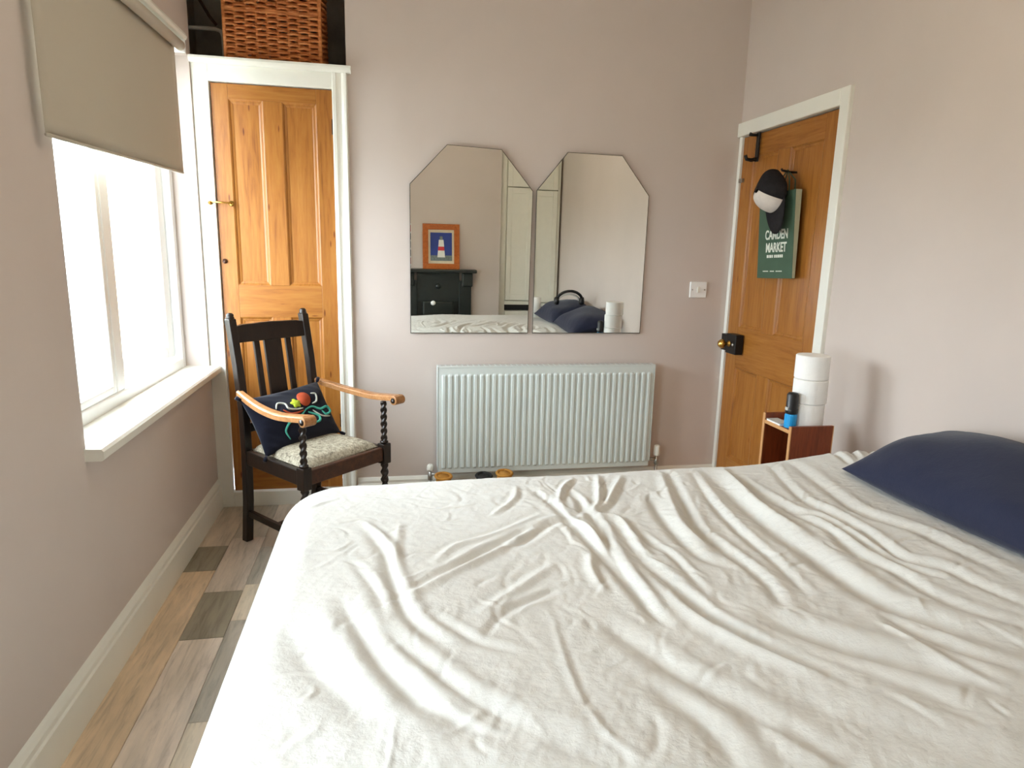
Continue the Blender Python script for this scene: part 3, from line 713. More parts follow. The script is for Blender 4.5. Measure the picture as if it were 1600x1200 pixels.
# ------------------------------------------------------------------ radiator
rx0, rx1, rz0, rz1, ryf = 1.116, 2.309, .165, .744, 3.372
rad = thing('radiator', ((rx0+rx1)/2, D, 0), 'white ribbed panel radiator hung below the mirrors', 'radiator')
box('panel', 'rad', (rx0+.004, rx1-.004, ryf+.006, ryf+.018, rz0, rz1-.004), rad, .004)
box('rear_panel', 'rad', (rx0+.004, rx1-.004, D-.040, D-.028, rz0, rz1-.004), rad, .004)
box('side_cover', 'rad', (rx0, rx0+.004, ryf+.004, D-.028, rz0+.03, rz1), rad, .001)
box('side_cover', 'rad', (rx1-.004, rx1, ryf+.004, D-.028, rz0+.03, rz1), rad, .001)
tg = box('top_grille', 'rad', (rx0+.004, rx1-.004, ryf+.004, D-.028, rz1-.006, rz1), rad, .002)
for i in range(40):
    xx = rx0+.03+i*(rx1-rx0-.06)/39
    if i == 0: s0 = MB().box(-.010, .010, -.022, .022, 0, .0012).build('slot', 'silver', rad, local=True); MW[s0.name] = MW[rad.name]; s0.location = (xx-(rx0+rx1)/2, (ryf+D-.024)/2-D, rz1)
    else: inst(s0, 'slot', rad, (xx-(rx0+rx1)/2, (ryf+D-.024)/2-D, rz1))
NR = 35; pitch = (rx1-rx0-.036)/NR; r0 = None
prof = [(-.0125, .008), (-.0085, -.001), (-.006, -.003), (.006, -.003), (.0085, -.001), (.0125, .008)]
for i in range(NR):
    xx = rx0+.018+pitch*(i+.5)-(rx0+rx1)/2
    if r0 is None:
        R = []
        for z, k_ in ((rz0+.022, 1.0), (rz0+.034, 0), (rz1-.050, 0), (rz1-.038, 1.0)):
            R.append([(u_*(1-.25*k_), ryf-D+(.008 if k_ else w_), z) for u_, w_ in prof])
        r0 = MB().rings(R).build('rib', 'rad', rad, local=True, smooth=False); r0.location = (xx, 0, 0)
    else: inst(r0, 'rib', rad, (xx, 0, 0))
def valve(x, z, top, mat):
    v_ = MB().lathe([(0, 0), (.013, 0), (.013, .03), (.009, .034), (.009, .05), (0, .051)], (x, D-.062, z-.05), 14); v_.tube([(x, D-.062, z-.02), (x+(.05 if x < 1.5 else -.05), D-.062, z-.02)], .009, 10)
    o = v_.build('valve', 'steel', rad, smooth=True)
    MB().lathe([(0, 0), (.017, .001), (.019, .008), (.017, top-.008), (.012, top), (0, top+.001)], (x, D-.062, z), 16).build('valve_cap', mat, o, smooth=True)
    MB().tube([(x, D-.062, z-.05), (x, D-.062, .0)], .0075, 10).build('pipe', 'steel', o, smooth=True)
valve(1.080, .175, .035, 'white'); valve(2.362, .215, .062, 'white')
for xx in (1.35, 2.08): box('bracket', 'steel', (xx-.02, xx+.02, D-.028, D-.001, .25, .66), rad, .001)

# light switch
sw = thing('light_switch', (2.566, D, 1.15), 'white square light switch beside the bedroom door', 'light switch')
box('plate', 'upvc', (2.516, 2.616, D-.010, D, 1.106, 1.194), sw, .004)
box('rocker', 'white', (2.558, 2.574, D-.014, D-.009, 1.133, 1.167), sw, .0015)
for xx in (2.530, 2.602): MB().lathe([(0, -.0015), (.004, -.001), (.004, .001), (0, .0015)], (xx, D-.0105, 1.15), 10, 'y').build('screw', 'steel', sw)

# ------------------------------------------------------------------ blind
def roller_blind(ya, yb, zlow, tl_, label):
    bl = thing('roller_blind', (.03, (ya+yb)/2, 1.6), label, 'blind')
    def bz(y, z): return z+(y-yb)*tl_
    ys = np.linspace(ya, yb, 24); zs_ = np.linspace(zlow, 2.12, 14)
    P = np.array([[(.034+.0025*math.sin(y*9+z*3)*(1-(z-zlow)/.5), y, bz(y, z)) for y in ys] for z in zs_])
    fb = MB().grid(P).build('fabric', 'blind', bl, smooth=True); so = fb.modifiers.new('thickness', 'SOLIDIFY'); so.thickness = .0012
    MB().tube([(.034, y, bz(y, zlow-.002)) for y in (ya+.002, yb-.002)], .005, 10).build('bottom_bar', 'blind', bl, smooth=True)
    MB().tube([(.052, y, bz(y, 2.125)) for y in (ya-.015, yb+.017)], .020, 20).build('roller_tube', 'blind', bl, smooth=True)
    R = []
    for y in (ya-.035, yb+.037): R.append([(.004, y, bz(y, 2.150)), (.072, y, bz(y, 2.150)), (.078, y, bz(y, 2.162)), (.070, y, bz(y, 2.178)), (.004, y, bz(y, 2.184))])
    MB().rings(R).build('head_rail', 'white', bl, bevel=.003)
    for y in (ya-.027, yb+.028): MB().box(.002, .070, y-.005, y+.005, bz(y, 2.10), bz(y, 2.152)).build('bracket', 'upvc', bl, bevel=.003)
roller_blind(1.93, 3.098, 1.628, .026, 'taupe roller blind pulled halfway down over the window beside the cupboard')
roller_blind(-.16, 1.29, 1.30, 0.0, 'unseen taupe roller blind added to cut light from the window beside the bed foot')  # unseen blind, added to trim the high light on the bed

# ------------------------------------------------------------------ basket and pipe over the cupboard
bx0, bx1, by0, by1, bz0, bz1 = .150, .572, D+.02, D+.36, 2.150, 2.560
bk = thing('wicker_basket', ((bx0+bx1)/2, (by0+by1)/2, bz0), 'brown wicker hamper basket sitting over the cupboard door', 'basket')
corners = [(bx0, by0), (bx1, by0), (bx1, by1), (bx0, by1)]
per = []                                # perimeter samples with outward normals
stp = .0235/2
for (xa, ya), (xb, yb), nn in ((corners[0], corners[1], (0, -1)), (corners[1], corners[2], (1, 0)), (corners[2], corners[3], (0, 1)), (corners[3], corners[0], (-1, 0))):
    Ln = math.hypot(xb-xa, yb-ya); k_ = round(Ln/stp)
    for i in range(k_): per.append((xa+(xb-xa)*i/k_, ya+(yb-ya)*i/k_, nn))
rows = int((bz1-bz0)/.0120); ws = MB()
for r_ in range(rows):
    z = bz0+.008+r_*.0120; pts = []
    for i, (x, y, nn) in enumerate(per):
        o_ = .0100*math.sin(PI*i/4+(PI if r_ % 2 else 0))+random.uniform(-.0008, .0008); pts.append((x+nn[0]*o_, y+nn[1]*o_, z+random.uniform(-.0006, .0006)))
    pts.append(pts[0]); ws.tube(pts, .0054, 6)
ws.build('weave', 'wicker', bk, kind='stuff')
st0 = None
for i in range(0, len(per), 4):
    x, y, nn = per[i]; lx, ly = x-(bx0+bx1)/2, y-(by0+by1)/2
    if st0 is None:
        st0 = MB().tube([(0, 0, 0), (0, 0, bz1-bz0)], .0050, 6).build('stake', 'wicker', bk, local=True); st0.location = (lx, ly, 0)
    else: inst(st0, 'stake', bk, (lx, ly, 0))
for cxn, cyn in corners: MB().tube([(cxn, cyn, bz0), (cxn, cyn, bz1)], .009, 8).build('corner_post', 'wicker', bk, smooth=True)
for zz in (bz0+.006, 2.392): MB().tube([(x, y, zz) for x, y in corners]+[corners[0]+(zz,)], .0105, 8).build('rim', 'wicker', bk, smooth=True)
box('lid', 'wicker', (bx0-.008, bx1+.008, by0-.008, by1+.008, bz1, bz1+.03), bk, .008)
pp = thing('heating_pipe', (-.02, D+.30, 2.38), 'thin white pipe bending in the dark space beside the basket', 'pipe')
MB().tube([(-.119, D+.30, 2.375), (.0, D+.30, 2.378), (.05, D+.30, 2.378), (.075, D+.30, 2.370), (.085, D+.30, 2.345), (.086, D+.30, 2.149)], .009, 10).build('tube', 'white', pp, smooth=True)
MB().tube([(-.03, D+.26, 2.62), (-.01, D+.27, 2.50), (.03, D+.28, 2.43), (.06, D+.29, 2.392)], .008, 8).build('insulated_branch', 'oak_red', pp, smooth=True)

# ------------------------------------------------------------------ bedside stand and what is on it
NX0, NX1, NY0, NY1, NZ = 2.372, 2.556, 2.205, 2.400, .703
ns = thing('bedside_stand', ((NX0+NX1)/2, (NY0+NY1)/2, 0), 'narrow mahogany bedside stand with pale edging, under the toilet rolls', 'side table')
for y0 in (NY0, NY1-.014):
    p_ = box('side_panel', 'mahog', (NX0+.004, NX1-.004, y0, y0+.014, 0, NZ-(0 if y0 == NY0 else -.012)), ns, .001)
    box('edging', 'plyedge', (NX0, NX0+.004, y0, y0+.014, 0, NZ-(0 if y0 == NY0 else -.012)), p_, .0005)
    box('edging', 'plyedge', (NX1-.004, NX1, y0, y0+.014, 0, NZ-(0 if y0 == NY0 else -.012)), p_, .0005)
for zz in (.06, .36, NZ-.030):
    p_ = box('shelf', 'mahog', (NX0+.006, NX1-.006, NY0+.014, NY1-.014, zz, zz+.014), ns, .0005)
    box('edging', 'plyedge', (NX0+.001, NX0+.006, NY0+.014, NY1-.014, zz, zz+.014), p_, .0005)
box('back_panel', 'mahog', (NX1-.012, NX1-.006, NY0+.014, NY1-.014, .0, NZ-.032), ns, .0005)
NT = NZ-.016
rxc, ryc = 2.488, 2.288
def roll(z, dx, dy, label):
    t = thing('toilet_roll', (rxc+dx, ryc+dy, z), label, 'toilet roll', group='toilet rolls stacked on the bedside stand')
    R_, h_ = .063, .0925
    MB().lathe([(.020, 0), (R_-.003, 0), (R_, .003), (R_, h_-.003), (R_-.003, h_), (.020, h_)], (rxc+dx, ryc+dy, z), 40).build('paper', 'paper', t, smooth=False)
    MB().lathe([(.0195, .001), (.0205, .001), (.0205, h_-.001), (.0195, h_-.001)], (rxc+dx, ryc+dy, z), 20).build('core', 'card', t)
    a0 = -2.2; rr = R_+.0012
    s_ = MB(); s_.grid(np.array([[(rxc+dx+rr*math.cos(a0+.12*i), ryc+dy+rr*math.sin(a0+.12*i), z+.002+j*(h_-.004)) for i in range(4)] for j in (0, 1)])); s_.build('loose_end', 'paper', t)
roll(NT+.001, 0, 0, 'white toilet roll at the bottom of the stack of three')
roll(NT+.0945, .002, -.003, 'white toilet roll in the middle of the stack of three')
roll(NT+.188, .006, .004, 'white toilet roll on top of the stack of three')
sp = thing('spray_can', (2.408, 2.262, NT), 'small spray can with black cap and bright blue label beside the toilet rolls', 'spray can')
MB().lathe([(0, 0), (.0225, .001), (.023, .004), (.023, .050), (.020, .055), (0, .056)], (2.404, 2.262, NT), 20).build('blue_body', 'blue', sp, smooth=False)
MB().lathe([(0, .054), (.021, .055), (.0235, .060), (.0235, .075), (.0215, .078), (.022, .130), (.017, .138), (0, .140)], (2.404, 2.262, NT), 20).build('black_cap', 'blackpl', sp, smooth=True)
MB().box(2.379, 2.385, 2.252, 2.268, NT+.070, NT+.082).build('nozzle_mark', 'silver', sp, bevel=.001)
mg = thing('magazine', (2.40, 2.34, NT), 'pale grey magazine lying on the bedside stand', 'magazine')
MB().box(2.376, 2.424, 2.286, 2.378, NT, NT+.006).build('pages', 'paper', mg); MB().box(2.375, 2.425, 2.285, 2.379, NT+.006, NT+.008).build('cover', 'silver', mg)

# ------------------------------------------------------------------ things hanging on the bedroom door
hkx = thing('coat_hook', (W, 3.275, 1.95), 'black iron coat hook at the top of the bedroom door', 'coat hook')
MB().box(W-.010, W-.0005, 3.262, 3.288, 1.815, 1.958).build('back_plate', 'iron', hkx, bevel=.002)
MB().tube([(W-.008, 3.275, 1.828), (W-.035, 3.277, 1.822), (W-.058, 3.280, 1.826), (W-.066, 3.281, 1.846)], [.010, .010, .009, .009], 10).build('lower_prong', 'iron', hkx, smooth=True)
MB().tube([(W-.008, 3.275, 1.945), (W-.034, 3.279, 1.945), (W-.052, 3.280, 1.948)], [.007, .007, .010], 10).build('upper_prong', 'iron', hkx, smooth=True)
CYc, CZc = 2.925, 1.726
h2 = thing('door_peg', (W, CYc, CZc), 'small black peg holding the cap on the bedroom door', 'hook')
MB().tube([(W+.004, CYc, CZc), (W-.03, CYc, CZc), (W-.072, CYc, CZc+.006), (W-.076, CYc, CZc+.014)], .0055, 8).build('peg', 'iron', h2, smooth=True)
# cap: dome opening toward the door, front turned down
cp = thing('baseball_cap', (W-.09, CYc, 1.60), 'black mesh cap with white front panel hanging on the bedroom door', 'cap')
CM = Matrix.Translation((W-.066, 2.962, 1.628)) @ Matrix.Rotation(math.radians(-20), 4, 'X') @ Matrix.Rotation(math.radians(6), 4, 'Y')
def dome(v0, v1, u0, u1, nv=14, nu=26, off=0.0):
    # u angle around (0=up), v 0 rim .. 1 apex; axis toward -x
    P = np.zeros((nv, nu, 3))
    for i in range(nv):
        v_ = v0+(v1-v0)*i/(nv-1)
        for j in range(nu):
            u_ = u0+(u1-u0)*j/(nu-1); r_ = math.cos(v_*PI/2)**.75
            cu_ = math.cos(u_); p = Vector((-(.100+off)*math.sin(v_*PI/2)**.9*(1-.25*max(0, cu_)*r_), math.sin(u_)*r_*(.090+off)*(1-.60*max(0, cu_)**1.3), cu_*r_*((.124 if cu_ > 0 else .085)+off)+.012*math.sin(v_*PI/2)))
            P[i, j] = CM @ p
    return P
s = MB().grid(dome(0, 1, -PI*.76, PI*.66, 14, 40)); cr = s.build('mesh_crown', 'capblack', cp, smooth=True); so = cr.modifiers.new('thickness', 'SOLIDIFY'); so.thickness = .003
s = MB().grid(dome(0, .92, PI*.64, PI*1.26, 14, 26, .002)); fp = s.build('front_panel', 'capwhite', cp, smooth=True); so = fp.modifiers.new('thickness', 'SOLIDIFY'); so.thickness = .003
MB().lathe([(0, -.004), (.006, -.002), (.006, .002), (0, .003)], tuple(CM @ Vector((-.107, 0, 0))), 10, 'x').build('button', 'capblack', cp, smooth=True)
br = np.zeros((10, 21, 3))
for i in range(10):
    for j in range(21):
        u_ = PI*.66+(PI*.68)*j/20; t = i/9; k_ = math.sin(PI*j/20)**.6
        br[i, j] = CM @ Vector((-.006+.010*t*k_-.020*math.sin(PI*j/20)*t*(1-t), math.sin(u_)*.089*(1+.02*t), math.cos(u_)*.087-.108*t*k_))
bo = MB().grid(br).build('brim', 'capblack', cp, smooth=True); so = bo.modifiers.new('thickness', 'SOLIDIFY'); so.thickness = .004
# carrier bag
BY0, BY1, BZ0, BZ1 = 2.846, 3.144, 1.238, 1.640
bgx = thing('carrier_bag', (W, 2.97, BZ0), 'dark green paper carrier bag with white lettering behind the cap', 'bag')
BGM = Matrix.Translation((W-.012, 2.97, BZ1)) @ Matrix.Rotation(math.radians(-2.0), 4, 'X') @ Matrix.Translation((-(W-.012), -2.97, -BZ1))
def bq(x, y, z): return BGM @ Vector((x, y, z))
xf, xb = W-.026, W-.010
def quad(name, pts, mat):
    o = MB().add([bq(*p) for p in pts], [(0, 1, 2, 3)]).build(name, mat, bgx); q = o.modifiers.new('thickness', 'SOLIDIFY'); q.thickness = .0012; return o
fpn = quad('front_face', [(xf, BY1, BZ0), (xf, BY0, BZ0), (xf-.016, BY0, BZ1), (xf-.016, BY1, BZ1)], 'bag')
quad('back_face', [(xb, BY0, BZ0), (xb, BY1, BZ0), (xb, BY1, BZ1), (xb, BY0, BZ1)], 'bag')
quad('gusset', [(xf+.001, BY0, BZ0), (xb, BY0, BZ0), (xb, BY0, BZ1), (xf-.015, BY0, BZ1)], 'gusset')
quad('gusset', [(xb, BY1, BZ0), (xf+.001, BY1, BZ0), (xf-.015, BY1, BZ1), (xb, BY1, BZ1)], 'gusset')
quad('bag_base', [(xb, BY0, BZ0), (xb, BY1, BZ0), (xf, BY1, BZ0), (xf, BY0, BZ0)], 'bag')
for hx_, hname in ((xf-.015, 'handle'), (xb-.001, 'handle')):
    MB().tube([bq(hx_, 2.90, BZ1-.02), bq(hx_, 2.905, BZ1+.05), (W-.042, CYc, CZc+.009), bq(hx_, 2.99, BZ1+.05), bq(hx_, 3.02, BZ1-.02)], .003, 6).build(hname, 'bag', bgx, smooth=True)
def on_bag(y, z): return bq(xf-.016*(z-BZ0)/(BZ1-BZ0)-.0014, y, z)
ydir = BGM.to_3x3() @ Vector((-.016/(BZ1-BZ0), 0, 1)); xdir = BGM.to_3x3() @ Vector((0, -1, 0))
for nm, body, size, y, z, off in (('lettering', 'CAMDEN', .062, 2.985, 1.424, .0016), ('lettering', 'MARKET', .062, 2.985, 1.363, .0016)):
    text_mesh(nm, body, size, on_bag(y, z), xdir, ydir, 'ink', fpn, off)
def dashes(y, z, ws_, h_):
    s_ = MB(); yy = y
    for w_ in ws_:
        if w_ > 0:
            p = [on_bag(yy, z), on_bag(yy-w_, z), on_bag(yy-w_, z+h_), on_bag(yy, z+h_)]; s_.add([q+Vector((-.0004, 0, 0)) for q in p], [(0, 1, 2, 3)])
        yy -= abs(w_)
    s_.build('small_print', 'ink', fpn)
dashes(3.060, 1.335, [.012, -.003, .010, -.003, .013, -.003, .010, -.010, .012, -.003, .010, -.003, .014, -.003, .012, -.003, .012], .014)
dashes(3.090, 1.268, [.010, -.002, .012, -.002, .012, -.002, .008, -.014, .010, -.002, .012, -.002, .010, -.014, .012, -.002, .010, -.002, .012, -.002, .012], .005)

# ------------------------------------------------------------------ shoes on the floor below the radiator
def boot(x, y, rz, mat, label, h=.235, lg=.25):
    t = thing('boot', (x, y, 0), label, 'boot', rz=rz)
    w_ = .045; R = []
    for z, y0, y1, ww in ((.026, -lg*.62, lg*.38, w_), (.06, -lg*.60, lg*.38, w_), (.085, -lg*.45, lg*.37, w_*.95), (.11, -lg*.15, lg*.36, w_*.85), (.15, -lg*.06, lg*.36, w_*.8), (h, -lg*.04, lg*.37, w_*.88)):
        R.append([((ww*math.sin(a_)), (y0+y1)/2+(y1-y0)/2*math.cos(a_), z) for a_ in np.linspace(0, 2*PI, 20, endpoint=False)][::-1])
    up_ = MB().rings(R).build('upper', mat, t, local=True, smooth=True)
    MB().rings([[((w_*1.08)*math.sin(a_), -lg*.12+lg*.52*math.cos(a_), z) for a_ in np.linspace(0, 2*PI, 20, endpoint=False)][::-1] for z in (0, .028)]).build('sole', 'rubber', t, local=True)
    MB().tube([(w_*.86*math.sin(a_), lg*.165+lg*.205*math.cos(a_), h) for a_ in np.linspace(0, 2*PI, 21)], .008, 6).build('collar', mat, up_, local=True, smooth=True)
    for i in range(4): MB().tube([(-.016, -lg*(.10-.012*i), .115+.025*i), (.016, -lg*(.10-.012*i), .115+.025*i)], .003, 6).build('lace', 'rubber', t, local=True)
boot(1.140, 3.18, .1, 'tan', 'tan suede boot below the valve end of the radiator near the cupboard', .205)
boot(1.445, 3.17, -.1, 'tan', 'tan suede boot beside the black boot below the radiator', .212)
boot(1.345, 3.19, .0, 'rubber', 'black boot between two tan boots below the radiator', .195)

# ------------------------------------------------------------------ behind the camera, seen in the mirrors
fp_ = thing('fireplace', (1.42, BRY, 0), 'black cast iron bedroom fireplace with plain mantel shelf', 'fireplace')
fx0, fx1, fzt = 1.05, 1.752, 1.040
for x0, x1 in ((fx0, fx0+.13), (fx1-.13, fx1)):
    j_ = box('jamb', 'cast', (x0, x1, BRY, BRY+.045, 0, .92), fp_, .006)
    box('corbel', 'cast', (x0-.012 if x0 == fx0 else x0+.03, x1-.03 if x0 == fx0 else x1+.012, BRY, BRY+.075, .86, 1.005), j_, .012)
box('frieze', 'cast', (fx0+.13, fx1-.13, BRY, BRY+.035, .70, 1.005), fp_, .004)
box('hood', 'cast', (fx0+.19, fx1-.19, BRY+.035, BRY+.060, .56, .70), fp_, .02)
MB().lathe([(0, -.003), (.03, 0), (.02, .012), (.01, .016), (0, .017)], (1.401, BRY+.035, .86), 20, 'y').build('rosette', 'cast', fp_, True)
MB().box(fx0-.055, fx1+.050, BRY, BRY+.12, 1.005, fzt).build('mantel_shelf', 'cast', fp_, bevel=.008)
box('fire_back', 'cast', (fx0+.13, fx1-.13, BRY, BRY+.012, 0, .70), fp_, 0)
for i in range(7): MB().tube([(1.27+i*.042, BRY+.05, .10), (1.27+i*.042, BRY+.06, .26)], .006, 6).build('grate_bar', 'cast', fp_)
MB().lathe([(0, -.002), (.022, 0), (.026, .006), (.018, .012), (0, .013)], (1.346, BRY+.060, .685), 18, 'y').build('pale_disc', 'paper', fp_, True)  # small white disc on the hood
# lighthouse picture leaning on the mantel
pf = thing('picture_frame', (1.431, BRY+.06, fzt), 'orange wood framed picture of a red and white lighthouse on the mantel', 'picture')
PX0, PX1, PZ0, PZ1 = 1.239, 1.623, fzt, 1.505
PM = Matrix.Translation((0, BRY+.075, PZ0)) @ Matrix.Rotation(math.radians(7), 4, 'X')
def pq(x, y, z): return PM @ Vector((x, -y, z-PZ0))     # y = depth behind the front
def pbox(name, x0, x1, z0, z1, d0, d1, mat, par=pf, bev=.003):
    s_ = MB(); s_.box(x0, x1, -d1, -d0, z0-PZ0, z1-PZ0, PM); return s_.build(name, mat, par, bevel=bev)
fwid = .058
M['frameor'] = pine('orange_frame_wood', (10, 10, 10), (140, 66, 20), (176, 92, 34), (196, 116, 52), .35)
pbox('frame_rail', PX0, PX1, PZ0, PZ0+fwid, 0, .02, 'frameor'); pbox('frame_rail', PX0, PX1, PZ1-fwid, PZ1, 0, .02, 'frameor')
pbox('frame_stile', PX0, PX0+fwid, PZ0+fwid, PZ1-fwid, 0, .02, 'frameor'); pbox('frame_stile', PX1-fwid, PX1, PZ0+fwid, PZ1-fwid, 0, .02, 'frameor')
pbox('mount', PX0+fwid, PX1-fwid, PZ0+fwid, PZ1-fwid, .012, .016, 'card', bev=0)
M['skyblue'] = plain('painted_blue_sky', (40, 62, 140), .6); M['paintred'] = plain('painted_red', (196, 44, 48), .6)
M['paintwhite'] = plain('painted_white', (226, 226, 222), .6); M['paintgrey'] = plain('painted_grey_rocks', (112, 122, 122), .6, var=.3, scale=60)
art = pbox('painting', PX0+fwid+.022, PX1-fwid-.022, PZ0+fwid+.030, PZ1-fwid-.030, .009, .012, 'skyblue', bev=0)
mxp = (PX0+PX1)/2; zb = PZ0+fwid+.030
pbox('rocks', PX0+fwid+.022, PX1-fwid-.022, zb, zb+.055, .008, .0095, 'paintgrey', art, 0)
def trap(name, z0, z1, w0, w1, mat, dp):
    s_ = MB(); s_.prism([(mxp-w0, z0-PZ0), (mxp+w0, z0-PZ0), (mxp+w1, z1-PZ0), (mxp-w1, z1-PZ0)], lambda u_, w_, a_: PM @ Vector((u_, -a_, w_)), dp, .009); s_.build(name, mat, art)
trap('tower', zb+.035, zb+.215, .040, .024, 'paintwhite', .0065); trap('red_band', zb+.105, zb+.145, .034, .030, 'paintred', .0055)
trap('lantern', zb+.215, zb+.250, .016, .014, 'paintgrey', .006); trap('doorway', zb+.012, zb+.035, .050, .046, 'paintgrey', .006)
# sliver of a photo strip at the mirror's edge
ps = thing('photo_strip', (1.10, BRY, 1.08), 'narrow strip of small dark photos hung beside the picture frame', 'photo strip')
box('backing', 'paintwhite', (1.062, 1.125, BRY+.001, BRY+.004, 1.07, 1.50), ps, 0)
for i, mt in enumerate(('paintred', 'blackpl', 'grey', 'blackpl', 'paintred')): box('photo', mt, (1.068, 1.119, BRY+.004, BRY+.006, 1.085+i*.083, 1.15+i*.083), ps, 0)
# alcove cupboard
AX0, AX1, AYF = 2.06, W-.022, -.30
ac = thing('alcove_cupboard', ((AX0+AX1)/2, AYF, 0), 'tall white panelled cupboard built into the alcove', 'cupboard')
box('carcass', 'cupwhite', (AX0+.002, AX1, RB+.01, AYF-.03, .0, 2.45), ac, .002)
box('frame_stile', 'cupwhite', (AX0+.002, AX0+.075, AYF-.03, AYF, 0, 2.45), ac, .003)
box('frame_stile', 'cupwhite', (AX1-.03, AX1, AYF-.03, AYF, 0, 2.45), ac, .003)
box('frame_rail', 'cupwhite', (AX0+.075, AX1-.03, AYF-.03, AYF, .66, .70), ac, .003)
box('shaded_recess', 'blackpl', (AX0+.075, AX1-.03, AYF-.03, AYF-.004, .60, .66), ac, .001)  # recess below the doors, its shade put in as a black strip
box('lower_door', 'cupwhite', (AX0+.08, AX1-.035, AYF-.02, AYF+.012, .05, .59), ac, .003)
xm_ = (AX0+.08+AX1-.035)/2
for x0, x1 in ((AX0+.08, xm_-.002), (xm_+.002, AX1-.035)):
    for z0, z1 in ((.71, 1.90), (1.91, 2.40)):
        d_ = box('door', 'cupwhite', (x0, x1, AYF-.01, AYF+.010, z0, z1), ac, .003)
        for b in ((x0, x0+.05, z0, z1), (x1-.05, x1, z0, z1), (x0+.05, x1-.05, z0, z0+.07), (x0+.05, x1-.05, z1-.06, z1)):
            box('door_frame', 'cupwhite', (b[0], b[1], AYF+.010, AYF+.020, b[2], b[3]), d_, .003)
    MB().lathe([(0, .028), (.010, .024), (.012, .016), (.006, .008), (.006, 0), (0, -.001)], ((x1-.025) if x0 < xm_-.1 else (x0+.025), AYF+.020, 1.95), 14, 'y').build('knob', 'iron', ac, True)
# bedside lamp on a stand near the alcove cupboard
st = thing('bedside_stool', (2.42, .06, 0), 'small grey bedside stool in front of the alcove cupboard', 'stool')
MB().lathe([(0, .525), (.12, .525), (.125, .530), (.125, .548), (.12, .553), (0, .553)], (2.42, .06, 0), 28).build('seat', 'grey', st)
for a_ in range(3):
    an = a_*2*PI/3+.3; MB().tube([(2.42+.08*math.cos(an), .06+.08*math.sin(an), .53), (2.42+.125*math.cos(an), .06+.125*math.sin(an), 0)], .013, 10).build('leg', 'grey', st, True)
jr = thing('candle_jar', (2.42, .06, .553), 'tall white lidded jar with a grey base on the bedside stool', 'jar')
MB().lathe([(0, 0), (.045, .001), (.047, .006), (.047, .085), (0, .086)], (2.42, .06, .553), 24).build('grey_base', 'silver', jr)
MB().lathe([(0, .086), (.044, .086), (.044, .23), (.038, .245), (0, .246)], (2.42, .06, .553), 24).build('white_top', 'paper', jr, True)
# headphones lying on the far pillow
hp = thing('headphones', (2.55, .98, .84), 'black headphones with white inner band lying on a navy pillow', 'headphones')
HC = Vector((2.505, 1.02, .852))
MB().tube([HC+Vector((-.120*math.cos(a_), .02*math.sin(a_), .090*math.sin(a_))) for a_ in np.linspace(0, PI, 20)], .013, 8).build('headband', 'blackpl', hp, True)
MB().tube([HC+Vector((-.100*math.cos(a_)-.008, -.008+.02*math.sin(a_), .062*math.sin(a_))) for a_ in np.linspace(.1, PI-.1, 20)], .010, 8).build('inner_band', 'paintwhite', hp, True)
for sg in (-1, 1):
    MB().lathe([(0, -.022), (.030, -.020), (.038, -.008), (.036, .014), (0, .018)], (HC[0]+sg*.118, HC[1], HC[2]+.0), 20, 'x').build('ear_cup', 'blackpl', hp, True)

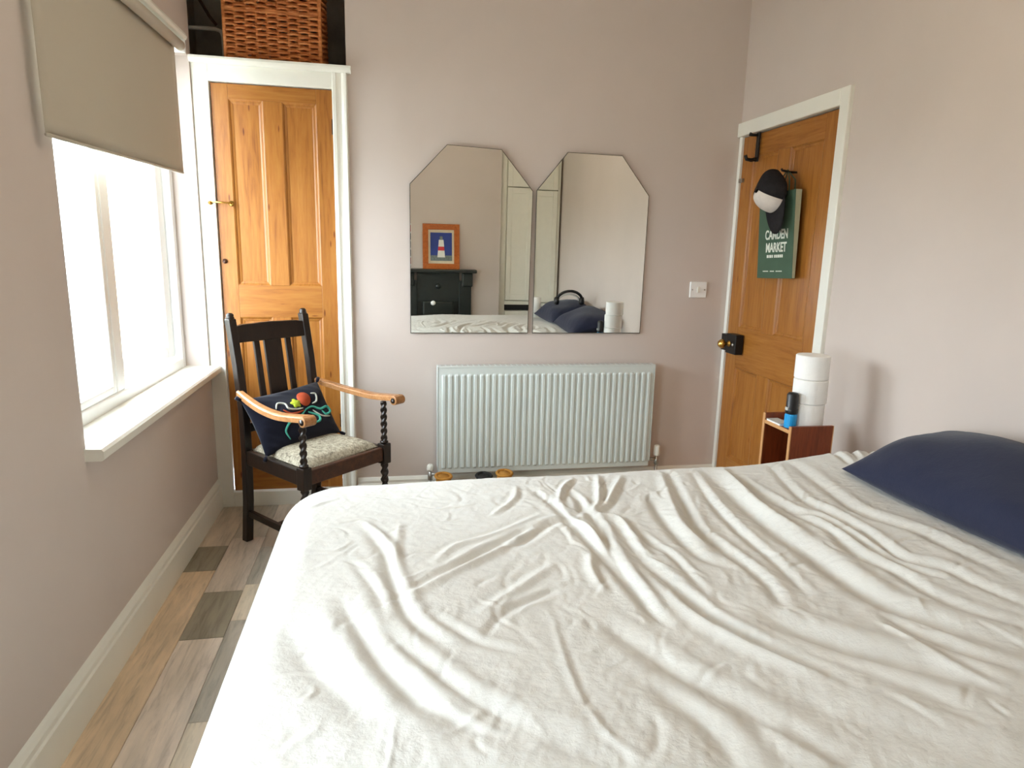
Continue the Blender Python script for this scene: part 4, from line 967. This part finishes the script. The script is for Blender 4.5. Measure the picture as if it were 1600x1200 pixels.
# ------------------------------------------------------------------ ceiling lamp above the bed, out of frame
pl_ = thing('pendant_lamp', (1.45, 1.30, H), 'warm lit paper globe pendant lamp hanging over the bed', 'ceiling lamp')
MB().lathe([(0, H-.03), (.045, H-.025), (.05, H-.001), (0, H)], (1.45, 1.30, 0), 20).build('ceiling_rose', 'white', pl_, True)
MB().tube([(1.45, 1.30, H-.02), (1.45, 1.30, 2.56)], .004, 8).build('cord', 'white', pl_)
km = N('lit_paper_globe'); km.set(.8); km.b.inputs['Base Color'].default_value = (.8, .75, .65, 1)
km.b.inputs['Emission Color'].default_value = (1, .86, .68, 1); km.b.inputs['Emission Strength'].default_value = 11.0
MB().lathe([(.16*math.sin(a_)+.001, 2.42-.15*math.cos(a_)) for a_ in np.linspace(.02, PI-.02, 20)], (1.45, 1.30, 0), 28).build('globe_shade', km.m, pl_, True)

# ------------------------------------------------------------------ outside the window
struct(box('garden_ground', 'gravel', (-14, -.42, -6, 14, -.55, -.45), bevel=0), 'pale paved ground outside the window', 'ground')
nb = thing('neighbour_wall', (-2.3, 7.0, -.45), 'cream rendered house wall outside the window', 'building')
box('wall', 'render', (-2.7, -1.9, 6.2, 9.5, -.45, 3.2), nb, .01); box('coping', 'white', (-2.76, -1.84, 6.15, 9.6, 3.2, 3.3), nb, .01)
fe = thing('garden_fence', (-3.4, 5.0, -.45), 'weathered board fence across the garden', 'fence')
f0 = None
for i in range(34):
    if f0 is None: f0 = MB().box(-.012, .012, -.065, .065, 0, 1.75).build('fence_board', 'fence', fe, local=True); f0.location = (0, -3.2, 0)
    else: inst(f0, 'fence_board', fe, (0, -3.2+i*.16, 0))
for zz in (.4, 1.4): MB().box(.012, .06, -3.4, 2.3, zz, zz+.08).build('fence_rail', 'fence', fe, local=True)
def shrub(x, y, z, r, seed, label):
    t = thing('garden_shrub', (x, y, -.45), label, 'shrub'); r_ = random.Random(seed); s_ = MB()
    for i in range(900):
        a_ = r_.uniform(0, 2*PI); c_ = r_.uniform(-1, 1); q = r*(.55+.5*r_.random()); sq = math.sqrt(1-c_*c_)
        p = Vector((q*sq*math.cos(a_), q*sq*math.sin(a_), z+.45+q*1.2*c_)); d1 = Vector((r_.uniform(-1, 1), r_.uniform(-1, 1), r_.uniform(-1, 1))).normalized()*.06; d2 = d1.cross(Vector((r_.uniform(-1, 1), r_.uniform(-1, 1), r_.uniform(-1, 1)))).normalized()*.03
        s_.add([p-d1, p+d2, p+d1, p-d2], [(0, 1, 2, 3)])
    s_.build('foliage', 'leaf', t, local=True, kind='stuff'); MB().tube([(0, 0, 0), (0, 0, z+.45)], .03, 8).build('stem', 'oak_red', t, local=True)
shrub(-2.2, 5.4, .75, .55, 1, 'rounded green shrub beside the cream house wall')
shrub(-2.55, 3.9, .35, .5, 2, 'low green shrub in front of the board fence')
